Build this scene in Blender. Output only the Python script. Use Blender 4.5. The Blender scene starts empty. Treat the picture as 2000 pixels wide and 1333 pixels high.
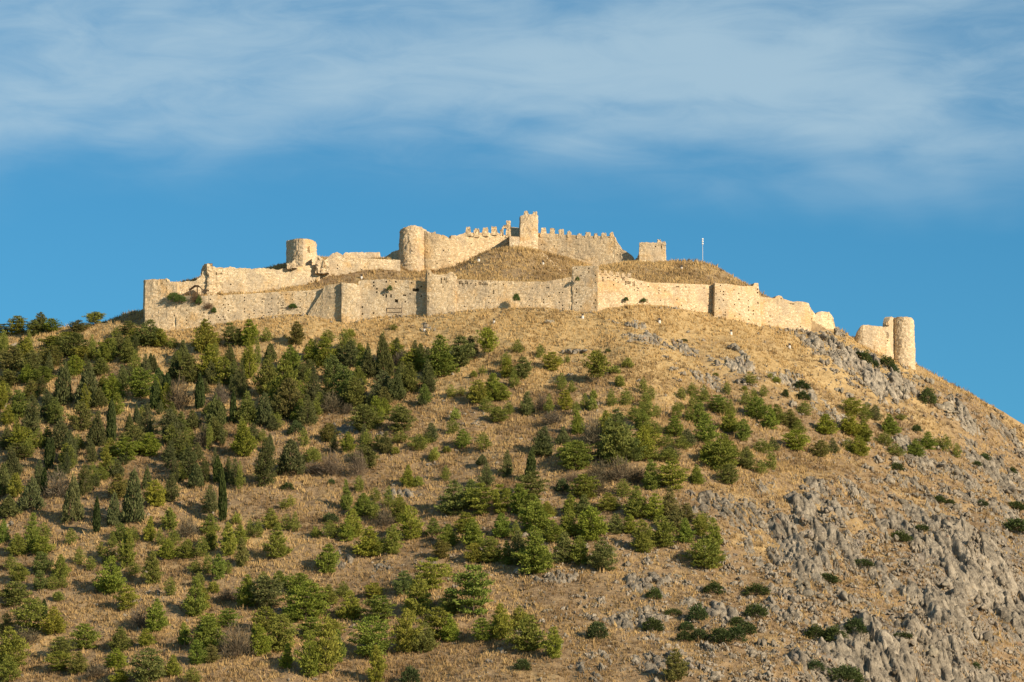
import bpy, math, random
import numpy as np
from mathutils import Vector

SC = bpy.context.scene
COL = SC.collection
R = math.radians
rng = np.random.default_rng(7)
random.seed(7)

# ------------------------------------------------------------------ camera, sky, sun, exposure
F, CX, CY, PITCH, CAMZ = 7692.0, 1000.0, 666.5, R(9.0), 2.0      # focal length in photo pixels, centre, tilt
cam = bpy.data.cameras.new('camera')
cam.sensor_width = 36.0
cam.lens = F * 36.0 / 2000.0
cam.clip_start, cam.clip_end = 1.0, 20000.0
camo = bpy.data.objects.new('camera', cam)
COL.objects.link(camo)
camo.location = (0, 0, CAMZ)
camo.rotation_euler = (math.pi / 2 + PITCH, 0, 0)
SC.camera = camo

SUN_AZ, SUN_EL = R(50.0), R(22.0)                                # right of "behind the camera", above the horizon
sdir = Vector((math.sin(SUN_AZ) * math.cos(SUN_EL), -math.cos(SUN_AZ) * math.cos(SUN_EL), math.sin(SUN_EL)))
sun = bpy.data.lights.new('sun', 'SUN')
sun.energy, sun.angle, sun.color = 5.0, R(0.53), (1.0, 0.83, 0.62)
suno = bpy.data.objects.new('sun', sun)
COL.objects.link(suno)
suno.rotation_euler = sdir.to_track_quat('Z', 'Y').to_euler()

SC.view_settings.view_transform = 'Standard'
SC.view_settings.look = 'None'
SC.view_settings.gamma = 1.0
SC.view_settings.exposure = 0.64


class NT:
    """small helper to wire nodes"""
    def __init__(s, tree):
        s.t = tree
        s.t.nodes.clear()

    def n(s, typ, **kw):
        nd = s.t.nodes.new(typ)
        for k, v in kw.items():
            if k.startswith('i_'):
                nd.inputs[k[2:].replace('_', ' ')].default_value = v
            else:
                setattr(nd, k, v)
        return nd

    def l(s, a, b):
        s.t.links.new(a, b)

    def math(s, op, a, b=None, c=None, clamp=False):
        nd = s.t.nodes.new('ShaderNodeMath')
        nd.operation = op
        nd.use_clamp = clamp
        for i, v in enumerate((a, b, c)):
            if v is None:
                continue
            if isinstance(v, (int, float)):
                nd.inputs[i].default_value = v
            else:
                s.t.links.new(v, nd.inputs[i])
        return nd.outputs[0]

    def mix(s, fac, a, b, blend='MIX'):
        nd = s.t.nodes.new('ShaderNodeMix')
        nd.data_type = 'RGBA'
        nd.blend_type = blend
        nd.clamp_factor = True
        for idx, v in ((0, fac), (6, a), (7, b)):
            if isinstance(v, (int, float)):
                nd.inputs[idx].default_value = v
            elif isinstance(v, tuple):
                nd.inputs[idx].default_value = v if len(v) == 4 else v + (1.0,)
            else:
                s.t.links.new(v, nd.inputs[idx])
        return nd.outputs[2]

    def ramp(s, fac, lo, hi, smooth=True):
        nd = s.t.nodes.new('ShaderNodeMapRange')
        nd.interpolation_type = 'SMOOTHSTEP' if smooth else 'LINEAR'
        nd.inputs[1].default_value = lo
        nd.inputs[2].default_value = hi
        s.t.links.new(fac, nd.inputs[0])
        return nd.outputs[0]

    def noise(s, vec, scale, detail=4.0, rough=0.55, dist=0.0):
        nd = s.t.nodes.new('ShaderNodeTexNoise')
        nd.inputs['Scale'].default_value = scale
        nd.inputs['Detail'].default_value = detail
        nd.inputs['Roughness'].default_value = rough
        nd.inputs['Distortion'].default_value = dist
        if vec is not None:
            s.t.links.new(vec, nd.inputs['Vector'])
        return nd.outputs[0]

    def mapping(s, vec, scale=(1, 1, 1), rot=(0, 0, 0), loc=(0, 0, 0)):
        nd = s.t.nodes.new('ShaderNodeMapping')
        nd.inputs['Scale'].default_value = scale
        nd.inputs['Rotation'].default_value = rot
        nd.inputs['Location'].default_value = loc
        s.t.links.new(vec, nd.inputs['Vector'])
        return nd.outputs[0]


world = bpy.data.worlds.new('World')
SC.world = world
world.use_nodes = True
w = NT(world.node_tree)
sky = w.n('ShaderNodeTexSky', sky_type='NISHITA', sun_disc=False, sun_elevation=SUN_EL,
          sun_rotation=math.pi - SUN_AZ, altitude=1500.0, air_density=1.0, dust_density=0.2, ozone_density=3.0)
tc = w.n('ShaderNodeTexCoord')
sep = w.n('ShaderNodeSeparateXYZ')
w.l(tc.outputs['Generated'], sep.inputs[0])
# thin cirrus: streaky noise in azimuth / elevation, only above the clear band near the horizon, all round the sky
az = w.math('ARCTAN2', sep.outputs[0], sep.outputs[1])
el = w.math('ARCSINE', sep.outputs[2])
cv = w.n('ShaderNodeCombineXYZ')
w.l(az, cv.inputs[0]); w.l(el, cv.inputs[1])
v1 = w.mapping(cv.outputs[0], scale=(8.0, 20.0, 1.0), rot=(0, 0, R(-3)), loc=(2.6, 0.15, 0.0))
v2 = w.mapping(cv.outputs[0], scale=(13.0, 45.0, 1.0), rot=(0, 0, R(14)), loc=(5.3, 2.4, 0.0))
n1 = w.noise(v1, 1.0, 3.0, 0.5, 0.5)
n2 = w.noise(v2, 1.0, 4.0, 0.5, 0.5)
edge = w.math('ADD', el, w.math('ADD', w.math('MULTIPLY', w.math('SUBTRACT', n1, 0.5), 0.05), w.math('MULTIPLY', w.math('SUBTRACT', n2, 0.5), 0.022)))
band = w.ramp(edge, 0.182, 0.222)
v3 = w.mapping(cv.outputs[0], scale=(38.0, 130.0, 1.0), rot=(0, 0, R(20)), loc=(1.7, 4.4, 0.0))
n3 = w.noise(v3, 1.0, 6.0, 0.62, 0.8)
soft = w.ramp(w.math('ADD', w.math('ADD', w.math('MULTIPLY', n1, 0.62), w.math('MULTIPLY', n2, 0.20)), w.math('MULTIPLY', n3, 0.18)), 0.37, 0.64)
cover = w.math('MULTIPLY', band, w.math('ADD', w.math('MULTIPLY', soft, 0.62), 0.05))
tint = w.mix(1.0, sky.outputs[0], (0.31, 0.77, 0.86), 'MULTIPLY')
cloud = w.mix(cover, tint, (4.3, 5.6, 6.3))
bg = w.n('ShaderNodeBackground')
bg.inputs['Strength'].default_value = 0.076
w.l(cloud, bg.inputs['Color'])
wo = w.n('ShaderNodeOutputWorld')
w.l(bg.outputs[0], wo.inputs['Surface'])


# ------------------------------------------------------------------ numeric helpers
def P(u, v, y):
    """the point at depth y behind photo position (u, v)"""
    a, b = (u - CX) / F, (CY - v) / F
    t = y / (math.cos(PITCH) - b * math.sin(PITCH))
    return np.array([a * t, y, CAMZ + (math.sin(PITCH) + b * math.cos(PITCH)) * t])


def pix(x, y, z):
    z = z - CAMZ
    d = y * math.cos(PITCH) + z * math.sin(PITCH)
    up = -y * math.sin(PITCH) + z * math.cos(PITCH)
    return CX + F * x / d, CY - F * up / d


def _hash(ix, iy, iz, seed):
    h = (ix.astype(np.int64) * 374761393 + iy.astype(np.int64) * 668265263 + iz.astype(np.int64) * 2147483647 + seed * 144665) & 0xFFFFFFFF
    h = ((h ^ (h >> 13)) * 1274126177) & 0xFFFFFFFF
    h = ((h ^ (h >> 16)) * 2246822519) & 0xFFFFFFFF
    return ((h ^ (h >> 15)) & 0xFFFFFF) / float(0xFFFFFF)


def vnoise(x, y, z=0.0, seed=0):
    x, y, z = np.broadcast_arrays(np.asarray(x, float), np.asarray(y, float), np.asarray(z, float))
    ix, iy, iz = np.floor(x), np.floor(y), np.floor(z)
    fx, fy, fz = x - ix, y - iy, z - iz
    s = lambda t: t * t * t * (t * (t * 6 - 15) + 10)
    fx, fy, fz = s(fx), s(fy), s(fz)
    out = 0.0
    for dx in (0, 1):
        for dy in (0, 1):
            for dz in (0, 1):
                wgt = (fx if dx else 1 - fx) * (fy if dy else 1 - fy) * (fz if dz else 1 - fz)
                out = out + wgt * _hash(ix + dx, iy + dy, iz + dz, seed)
    return out * 2 - 1


def fbm(x, y, z=0.0, octv=4, seed=0, gain=0.5):
    a, s, tot = 1.0, 0.0, 0.0
    for o in range(octv):
        s = s + a * vnoise(x * 2 ** o, y * 2 ** o, np.asarray(z) * 2 ** o, seed + o * 17)
        tot += a
        a *= gain
    return s / tot


def ss(a, b, x):
    t = np.clip((np.asarray(x, float) - a) / (b - a), 0, 1)
    return t * t * (3 - 2 * t)


def mesh_np(name, verts, faces, mats, smooth=False, attrs=None):
    """mesh from numpy; faces is (n,3) or (n,4)"""
    me = bpy.data.meshes.new(name)
    verts = np.ascontiguousarray(verts, np.float32)
    faces = np.ascontiguousarray(faces, np.int32)
    k = faces.shape[1]
    me.vertices.add(len(verts)); me.vertices.foreach_set('co', verts.ravel())
    me.loops.add(faces.size); me.loops.foreach_set('vertex_index', faces.ravel())
    me.polygons.add(len(faces))
    me.polygons.foreach_set('loop_start', np.arange(0, faces.size, k, dtype=np.int32))
    me.polygons.foreach_set('loop_total', np.full(len(faces), k, np.int32))
    if smooth:
        me.polygons.foreach_set('use_smooth', np.ones(len(faces), bool))
    me.update(calc_edges=True)
    for m in (mats if isinstance(mats, (list, tuple)) else [mats]):
        me.materials.append(m)
    for an, av in (attrs or {}).items():
        at = me.attributes.new(an, 'FLOAT', 'POINT')
        at.data.foreach_set('value', np.ascontiguousarray(av, np.float32))
    return me


def link(name, me, parent=None):
    o = bpy.data.objects.new(name, me)
    COL.objects.link(o)
    if parent is not None:
        o.parent = parent
    return o


def thing(name, label, cat, loc=(0, 0, 0), group=None):
    o = bpy.data.objects.new(name, None)
    COL.objects.link(o)
    o.location = loc
    o.empty_display_size = 0.5
    tag(o, label, cat, group)
    return o


def tag(o, label, cat, group=None):
    o['label'] = label
    o['category'] = cat
    if group:
        o['group'] = group


# ------------------------------------------------------------------ materials
def principled(nt, rough=0.95, spec=0.1):
    b = nt.n('ShaderNodeBsdfPrincipled')
    b.inputs['Roughness'].default_value = rough
    b.inputs['Specular IOR Level'].default_value = spec
    o = nt.n('ShaderNodeOutputMaterial')
    nt.l(b.outputs[0], o.inputs['Surface'])
    return b


def mat(name):
    m = bpy.data.materials.new(name)
    m.use_nodes = True
    return m, NT(m.node_tree)


def stone_material(name, a, b, c, ochre, grey, sx=2.3, sz=3.8):
    m, t = mat(name)
    p = principled(t)
    tcn = t.n('ShaderNodeTexCoord')
    geo = t.n('ShaderNodeNewGeometry')
    pos = geo.outputs['Position']
    vec = t.mapping(pos, scale=(sx, sx, sz))
    vor = t.n('ShaderNodeTexVoronoi', i_Scale=1.0, i_Randomness=0.9)
    t.l(vec, vor.inputs['Vector'])
    sepc = t.n('ShaderNodeSeparateColor')
    t.l(vor.outputs['Color'], sepc.inputs[0])
    edge_ = t.n('ShaderNodeTexVoronoi', feature='DISTANCE_TO_EDGE', i_Scale=1.0, i_Randomness=0.9)
    t.l(vec, edge_.inputs['Vector'])
    col = t.mix(sepc.outputs[0], a, b)
    col = t.mix(t.ramp(sepc.outputs[1], 0.55, 1.0), col, c)
    big = t.noise(pos, 0.16, 5.0, 0.6, 0.5)
    col = t.mix(t.math('MULTIPLY', t.ramp(big, 0.50, 0.66), 0.7), col, ochre)
    big2 = t.noise(t.mapping(pos, scale=(1, 1, 0.6), loc=(31, 7, 3)), 0.22, 5.0, 0.6, 0.3)
    col = t.mix(t.math('MULTIPLY', t.ramp(big2, 0.47, 0.63), 0.75), col, grey)
    fine = t.noise(pos, 3.2, 3.0, 0.7)
    col = t.mix(t.math('MULTIPLY', t.ramp(fine, 0.30, 0.75), 0.8), col, t.mix(1.0, col, (1.35, 1.32, 1.25), 'MULTIPLY'))
    joint = t.ramp(edge_.outputs['Distance'], 0.0, 0.13)
    col = t.mix(t.math('MULTIPLY', t.math('SUBTRACT', 1.0, joint), 0.22), col, (0.20, 0.145, 0.085))
    oi = t.n('ShaderNodeObjectInfo')
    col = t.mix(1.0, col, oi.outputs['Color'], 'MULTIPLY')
    t.l(col, p.inputs['Base Color'])
    bmp = t.n('ShaderNodeBump', i_Strength=0.7, i_Distance=0.12)
    t.l(t.math('ADD', t.math('MULTIPLY', joint, 0.7), t.math('MULTIPLY', fine, 0.7)), bmp.inputs['Height'])
    t.l(bmp.outputs[0], p.inputs['Normal'])
    return m


M_STONE = stone_material('rubble_masonry', (0.56, 0.455, 0.315), (0.44, 0.348, 0.232), (0.65, 0.555, 0.42), (0.52, 0.35, 0.17), (0.375, 0.315, 0.24))

# rock
M_ROCK, t = mat('limestone')
p = principled(t)
geo = t.n('ShaderNodeNewGeometry')
pos = geo.outputs['Position']
oi = t.n('ShaderNodeObjectInfo')
nb = t.noise(pos, 0.5, 6.0, 0.65, 0.4)
ns = t.noise(t.mapping(pos, scale=(1, 1, 0.55)), 2.4, 5.0, 0.7)
col = t.mix(t.ramp(nb, 0.35, 0.65), (0.105, 0.093, 0.077), (0.255, 0.225, 0.183))
col = t.mix(t.math('MULTIPLY', t.ramp(ns, 0.45, 0.75), 0.75), col, (0.40, 0.355, 0.29))
och = t.noise(t.mapping(pos, loc=(9, 2, 5)), 0.23, 3.0, 0.5)
col = t.mix(t.math('MULTIPLY', t.ramp(och, 0.66, 0.76), 0.55), col, (0.36, 0.20, 0.10))
atn = t.n('ShaderNodeAttribute', attribute_name='tone')
tone = t.math('ADD', atn.outputs['Fac'], 1.0)
tcol = t.n('ShaderNodeCombineColor')
for q_ in range(3):
    t.l(tone, tcol.inputs[q_])
col = t.mix(1.0, col, tcol.outputs[0], 'MULTIPLY')
t.l(t.mix(1.0, col, oi.outputs['Color'], 'MULTIPLY'), p.inputs['Base Color'])
bmp = t.n('ShaderNodeBump', i_Strength=1.0, i_Distance=0.35)
t.l(ns, bmp.inputs['Height'])
t.l(bmp.outputs[0], p.inputs['Normal'])

# ground
M_GROUND, t = mat('dry_hillside')
p = principled(t)
geo = t.n('ShaderNodeNewGeometry')
pos = geo.outputs['Position']
at = t.n('ShaderNodeAttribute', attribute_name='gold')
nb = t.noise(pos, 0.09, 6.0, 0.62, 0.4)
nm = t.noise(pos, 0.55, 5.0, 0.65, 0.3)
nf = t.noise(pos, 2.6, 4.0, 0.7)
soil = t.mix(t.ramp(nm, 0.35, 0.65), (0.180, 0.122, 0.070), (0.325, 0.228, 0.125))
grassc = t.mix(t.ramp(nm, 0.3, 0.7), (0.36, 0.245, 0.110), (0.50, 0.360, 0.175))
fac = t.ramp(t.math('ADD', at.outputs['Fac'], t.math('MULTIPLY', t.math('SUBTRACT', nb, 0.5), 1.5)), 0.25, 0.8)
col = t.mix(fac, soil, grassc)
atr = t.n('ShaderNodeAttribute', attribute_name='bare_rock')
rk = t.mix(t.ramp(nm, 0.35, 0.7), (0.125, 0.108, 0.09), (0.25, 0.215, 0.17))
col = t.mix(t.ramp(t.math('ADD', atr.outputs['Fac'], t.math('MULTIPLY', t.math('SUBTRACT', nm, 0.5), 1.6)), 0.45, 0.62), col, rk)
col = t.mix(t.math('MULTIPLY', t.ramp(nf, 0.5, 0.75), 0.5), col, (0.17, 0.115, 0.07))
t.l(col, p.inputs['Base Color'])
bmp = t.n('ShaderNodeBump', i_Strength=1.0, i_Distance=0.35)
t.l(t.math('ADD', nf, nm), bmp.inputs['Height'])
t.l(bmp.outputs[0], p.inputs['Normal'])


def leaf_material(name, a, b, trans=0.25, attr=False):
    m, t = mat(name)
    geo = t.n('ShaderNodeNewGeometry')
    oi = t.n('ShaderNodeObjectInfo')
    n = t.noise(geo.outputs['Position'], 0.9, 3.0, 0.6)
    col = t.mix(t.ramp(n, 0.35, 0.65), a, b)
    if attr:
        at_ = t.n('ShaderNodeAttribute', attribute_name='tint')
        col = t.mix(at_.outputs['Fac'], a, b)
        n3 = t.noise(geo.outputs['Position'], 0.12, 3.0, 0.6)
        col = t.mix(t.math('MULTIPLY', t.ramp(n3, 0.45, 0.7), 0.5), col, t.mix(1.0, col, (0.72, 0.68, 0.66), 'MULTIPLY'))
    else:
        col = t.mix(1.0, col, oi.outputs['Color'], 'MULTIPLY')
    d = t.n('ShaderNodeBsdfDiffuse')
    tr = t.n('ShaderNodeBsdfTranslucent')
    t.l(col, d.inputs['Color']); t.l(col, tr.inputs['Color'])
    ms = t.n('ShaderNodeMixShader')
    ms.inputs[0].default_value = trans
    t.l(d.outputs[0], ms.inputs[1]); t.l(tr.outputs[0], ms.inputs[2])
    o = t.n('ShaderNodeOutputMaterial')
    t.l(ms.outputs[0], o.inputs['Surface'])
    return m


M_PINE = leaf_material('pine_needles', (0.156, 0.176, 0.036), (0.248, 0.254, 0.055), 0.2)
M_CONIFER = leaf_material('conifer_needles', (0.094, 0.106, 0.038), (0.142, 0.148, 0.054), 0.15)
M_CYPRESS = leaf_material('cypress_scales', (0.048, 0.066, 0.020), (0.070, 0.088, 0.027), 0.2)
M_EVERGREEN = leaf_material('evergreen_leaves', (0.055, 0.075, 0.025), (0.085, 0.108, 0.037), 0.25)
M_TWIG = leaf_material('dry_twigs', (0.110, 0.090, 0.058), (0.155, 0.125, 0.082), 0.1)
M_GRASS = leaf_material('dry_grass', (0.250, 0.166, 0.080), (0.54, 0.380, 0.172), 0.25, True)
M_SCRUB = leaf_material('dry_scrub', (0.140, 0.100, 0.060), (0.250, 0.172, 0.095), 0.15, True)


def plain(name, c, rough=0.7, metal=0.0):
    m, t = mat(name)
    p = principled(t, rough, 0.3)
    p.inputs['Metallic'].default_value = metal
    geo = t.n('ShaderNodeNewGeometry')
    n = t.noise(geo.outputs['Position'], 4.0, 4.0, 0.6)
    dark = tuple(x * 0.8 for x in c)
    t.l(t.mix(n, dark, c), p.inputs['Base Color'])
    return m


M_BARK = plain('bark', (0.12, 0.085, 0.06), 0.95)
M_CONCRETE = plain('white_concrete', (0.66, 0.62, 0.56), 0.9)
M_STEEL = plain('galvanised_steel', (0.45, 0.46, 0.47), 0.5, 0.6)
M_WHITE = plain('white_enamel', (0.75, 0.75, 0.73), 0.5)
M_DARKMETAL = plain('dark_metal', (0.06, 0.05, 0.045), 0.6)
M_SHEET = plain('rusty_sheet', (0.10, 0.065, 0.045), 0.8)
M_WOOD = plain('old_timber', (0.16, 0.11, 0.07), 0.9)

# ------------------------------------------------------------------ terrain
crest_px = [(-100, 655, 1032), (0, 652, 1024), (60, 648, 1020), (100, 642, 1018), (150, 638, 1016), (200, 631, 1014), (240, 630, 1010), (283, 640, 1004.3), (340, 644, 1002.6),
            (420, 632, 1001.4), (500, 620, 1000.9), (560, 612, 1000.2), (610, 614, 999.0), (640, 619, 998.2), (665, 624, 996.4), (700, 623, 995.8), (760, 616, 996.2), (825, 614, 995.2), (860, 610, 993.8), (890, 606, 993.2),
            (950, 601, 991.6), (1050, 599, 989.4), (1120, 605, 988), (1168, 609, 986.8), (1185, 602, 987.6), (1240, 594, 990.9), (1300, 596, 994), (1385, 610, 999.4), (1440, 620, 1000.4),
            (1490, 633, 1003.6), (1540, 641, 1006.6), (1590, 647, 1011), (1630, 642, 1019.6), (1670, 662, 1024), (1745, 697, 1026), (1785, 709, 1030), (1850, 746, 1036),
            (1900, 771, 1041), (1950, 799, 1046), (2000, 830, 1050), (2100, 900, 1060)]
cp = np.array([P(*c) for c in crest_px])
cX = np.concatenate([[-1500, -800, -420, -230], cp[:, 0], [190, 300, 500, 1500]])
cZ = np.concatenate([[0, 0, 70, 150], cp[:, 2], [125, 80, 0, 0]])
cY = np.concatenate([[1200, 1150, 1090, 1048], cp[:, 1], [1070, 1110, 1180, 1300]])


def crest(x):
    return np.interp(x, cX, cY), np.interp(x, cX, cZ)


inner_px = [  # ground inside the outer wall
    (302, 580, 1009), (330, 579, 1006.5), (400, 579, 1005), (470, 577, 1004.5), (540, 573, 1003.5), (600, 570, 1002), (660, 562, 998), (760, 556, 1001), (860, 556, 997), (950, 556, 994.5),
    (1000, 558, 994.5), (1080, 558, 993), (1143, 556, 992), (1200, 560, 993), (1240, 560, 996), (1310, 562, 1000), (1390, 566, 1005), (1450, 572, 1007), (1500, 590, 1009), (1560, 608, 1013), (1590, 634, 1016),
    (480, 570, 1009.5), (560, 560, 1010.5), (620, 549, 1011.5), (690, 539, 1012), (735, 533, 1013), (778, 536, 1014), (820, 541, 1008), (850, 545, 1003),
    (340, 556, 1012), (430, 535, 1017), (560, 530, 1018), (700, 513, 1019), (760, 508, 1022), (640, 512, 1022), (500, 533, 1025),
    (780, 537, 1026), (800, 537, 1030), (850, 533, 1030), (890, 528, 1025), (918, 512, 1023), (940, 498, 1023.5), (965, 490, 1024), (990, 487.5, 1024), (1015, 488.5, 1024), (1040, 493, 1023.5), (1064, 506, 1022), (1090, 525, 1018), (1115, 543, 1012),
    (900, 543, 1010), (945, 528, 1013), (990, 518, 1014), (1040, 524, 1014), (1080, 541, 1009), (990, 545, 1003), (930, 550, 1001), (1050, 549, 1001),
    (860, 528, 1042), (950, 498, 1042), (1000, 489, 1042), (1060, 497, 1040), (1130, 512, 1036), (1200, 520, 1033),
    (1150, 540, 1010), (1195, 527, 1018), (1230, 514, 1022), (1280, 515, 1028), (1330, 511, 1028), (1372, 514, 1028), (1400, 524, 1025), (1430, 540, 1021), (1452, 556, 1016),
    (1300, 535, 1014), (1350, 540, 1013), (1240, 538, 1010), (1200, 545, 1004), (1400, 550, 1012), (1350, 555, 1005),
    (900, 520, 1055), (1000, 510, 1055), (1100, 520, 1055), (1250, 530, 1048), (1400, 560, 1040), (700, 520, 1045), (550, 550, 1045), (400, 575, 1040),
    (277, 624, 1009), (268, 620, 1013), (255, 627, 1010), (238, 629, 1014), (272, 613, 1018), (281, 607, 1021), (262, 610, 1022), (235, 619, 1022), (205, 632, 1021), (170, 650, 1030), (281, 640, 1034), (235, 645, 1034), (340, 590, 1030)]
ip = np.array([P(*c) for c in inner_px])


def back_base(x, y):
    yw, zw = crest(x)
    e = np.maximum(y - yw, 0)
    return zw - 0.10 * e - 0.0022 * e * e


zero_pts = []
for u, v, y in crest_px:
    q = P(u, v, y)
    zero_pts.append((q[0], q[1] + 95))
    if u < 190 or u > 1640:
        zero_pts.append((q[0], q[1])); zero_pts.append((q[0], q[1] + 25)); zero_pts.append((q[0], q[1] + 50))
zero_pts = np.array(zero_pts)
rp = np.concatenate([ip[:, :2], zero_pts])
rr = np.concatenate([ip[:, 2] - back_base(ip[:, 0], ip[:, 1]), np.zeros(len(zero_pts))])
kern = lambda d2: np.sqrt(d2 + 6.0)
D2 = ((rp[:, None] - rp[None]) ** 2).sum(-1)
A = kern(D2) - 0.0
n = len(rp)
A2 = np.block([[A - 0.05 * np.eye(n), np.ones((n, 1))], [np.ones((1, n)), np.zeros((1, 1))]])
wts = np.linalg.solve(A2, np.concatenate([rr, [0.0]]))

XF = np.arange(-168, 168.01, 0.66)
YF = np.concatenate([np.arange(768, 960, 0.68), np.arange(960, 1056, 0.5)])
xo = np.array([-6000, -3000, -1500, -1000, -700, -500, -400, -330, -280, -240, -215, -195, -180.])
GX = np.concatenate([xo, XF, -xo[::-1]])
GY = np.concatenate([[-3000, -1000, -300, -50, 50, 200, 350, 480, 560, 620, 660, 690, 710, 725, 740, 745, 750, 755, 760, 764], YF, [1058, 1062, 1068, 1076, 1086, 1100, 1120, 1150, 1200, 1260, 1330, 1420, 1550, 1800, 2500, 4000, 8000, 14000]])
XX, YY = np.meshgrid(GX, GY)
yw, zw = crest(XX)
d = yw - YY
def smooth(a, w_):
    k0 = np.hanning(2 * w_ + 1); k0 /= k0.sum()
    return np.convolve(np.pad(a, w_, mode='edge'), k0, 'valid')
xs_ = np.arange(-168, 168.01, 0.66)
zs_ = smooth(crest(xs_)[1], 40); ys_ = smooth(crest(xs_)[0], 40)
wgt = ss(6, 45, d) * ss(165, 150, np.abs(XX))
zw = zw * (1 - wgt) + np.interp(XX, xs_, zs_) * wgt
d = d + (np.interp(XX, xs_, ys_) - yw) * wgt
front = zw - np.where(d > 0, 0.50 * d + 6.0 * (1 - np.exp(-np.maximum(d, 0) / 60.0)), 0)
back = back_base(XX, YY)
Z = np.where(d > 0, front, back)
m_in = (d < 0.5) & (d > -100) & (np.abs(XX) < 170)
px_, py_ = XX[m_in], YY[m_in]
res = np.zeros(len(px_)) + wts[-1]
for i in range(n):
    res += wts[i] * kern((px_ - rp[i, 0]) ** 2 + (py_ - rp[i, 1]) ** 2)
e = -d[m_in]
Z[m_in] += res * ss(0.6, 2.4, e) * (1 - ss(80, 100, e))
# relief of the slope
dd = np.maximum(d, 0)
fade = ss(2, 25, dd)
Z += fade * (3.2 * fbm(XX / 46, YY / 60, 0, 3, 3) + 1.1 * fbm(XX / 15, YY / 20, 0, 3, 11))
Z += (0.38 * ss(-2, 6, dd) + 0.12) * fbm(XX / 3.0, YY / 3.4, 0, 3, 29)
U0, V0 = pix(XX, np.maximum(YY, 300), Z)
# crags in the lower right part of the slope: broken ledges
def blob(u, v, cu, cv, su, sv, rot=0.0):
    c, s = math.cos(rot), math.sin(rot)
    a, b = (u - cu) * c + (v - cv) * s, -(u - cu) * s + (v - cv) * c
    return np.exp(-0.5 * ((a / su) ** 2 + (b / sv) ** 2))
crag = (blob(U0, V0, 1900, 1110, 130, 60, -0.15) + blob(U0, V0, 1760, 1290, 190, 55, -0.1) + 0.6 * blob(U0, V0, 1600, 1050, 60, 90, 0.4)
        + 0.45 * blob(U0, V0, 1690, 725, 75, 28, 0.55) + 0.5 * blob(U0, V0, 1880, 800, 60, 30, 0.5)) * (YY > 780) * (YY < 1040)
crag *= ss(1, 8, dd)
rid = 1 - np.abs(fbm(XX / 9, YY / 9, 0, 3, 77)) * 2
Z += crag * (2.6 + 3.6 * rid)
# flatten into the plain
k = 12.0
Z = np.where(Z > 60, Z, k * np.log1p(np.exp(np.clip(Z, -2000, 60) / k)) - 0.05)
Z = np.where(Z < 40, np.minimum(Z, 60), Z)
gold = ss(900, 620, V0) * 0.75 + 0.25 + 0.35 * fbm(XX / 30, YY / 30, 0, 3, 91)
gold = np.where(dd <= 0, 0.40, gold)
ny, nx = XX.shape
idx = np.arange(ny * nx).reshape(ny, nx)
quads = np.stack([idx[:-1, :-1], idx[:-1, 1:], idx[1:, 1:], idx[1:, :-1]], -1).reshape(-1, 4)
ter = link('hillside', mesh_np('hillside', np.stack([XX, YY, Z], -1).reshape(-1, 3), quads, M_GROUND, True, {'gold': gold.ravel(), 'bare_rock': np.clip(crag * 0.85, 0, 1).ravel()}))
ter['kind'] = 'structure'
ter['label'] = 'steep hill of dry golden grass and bare soil below the castle'


def H(x, y):
    x, y = np.asarray(x, float), np.asarray(y, float)
    i = np.clip(np.searchsorted(GX, x) - 1, 0, nx - 2)
    j = np.clip(np.searchsorted(GY, y) - 1, 0, ny - 2)
    a = (x - GX[i]) / (GX[i + 1] - GX[i]); b = (y - GY[j]) / (GY[j + 1] - GY[j])
    return (Z[j, i] * (1 - a) + Z[j, i + 1] * a) * (1 - b) + (Z[j + 1, i] * (1 - a) + Z[j + 1, i + 1] * a) * b


def ground_hit(u, v):
    """first point of the terrain met by the view ray through photo positions u, v (arrays)"""
    u, v = np.atleast_1d(np.asarray(u, float)), np.atleast_1d(np.asarray(v, float))
    ys = np.arange(770, 1075, 0.3)
    a, b = (u - CX) / F, (CY - v) / F
    k_ = 1.0 / (math.cos(PITCH) - b * math.sin(PITCH))
    xs = (a * k_)[:, None] * ys
    zs = CAMZ + ((math.sin(PITCH) + b * math.cos(PITCH)) * k_)[:, None] * ys
    below = zs < H(xs, np.broadcast_to(ys, xs.shape))
    first = np.argmax(below, 1)
    ok = below.any(1)
    y = np.where(ok, ys[first], 1030.0)
    x = a * k_ * y
    return x, y, H(x, y), ok


# ------------------------------------------------------------------ castle
def densify(path, step):
    """path of (u, y, v): world points of the wall line with the height of its top, sampled every `step` metres"""
    pts = [P(u, v, y) for u, y, v in path]
    out = []
    for a, b in zip(pts[:-1], pts[1:]):
        L = math.hypot(b[0] - a[0], b[1] - a[1])
        k_ = max(1, int(round(L / step)))
        if L < 0.05 and abs(a[2] - b[2]) > 0.05:
            k_ = 1
        for j in range(k_):
            out.append(a + (b - a) * j / k_)
    out.append(pts[-1])
    return np.array(out)


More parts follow.
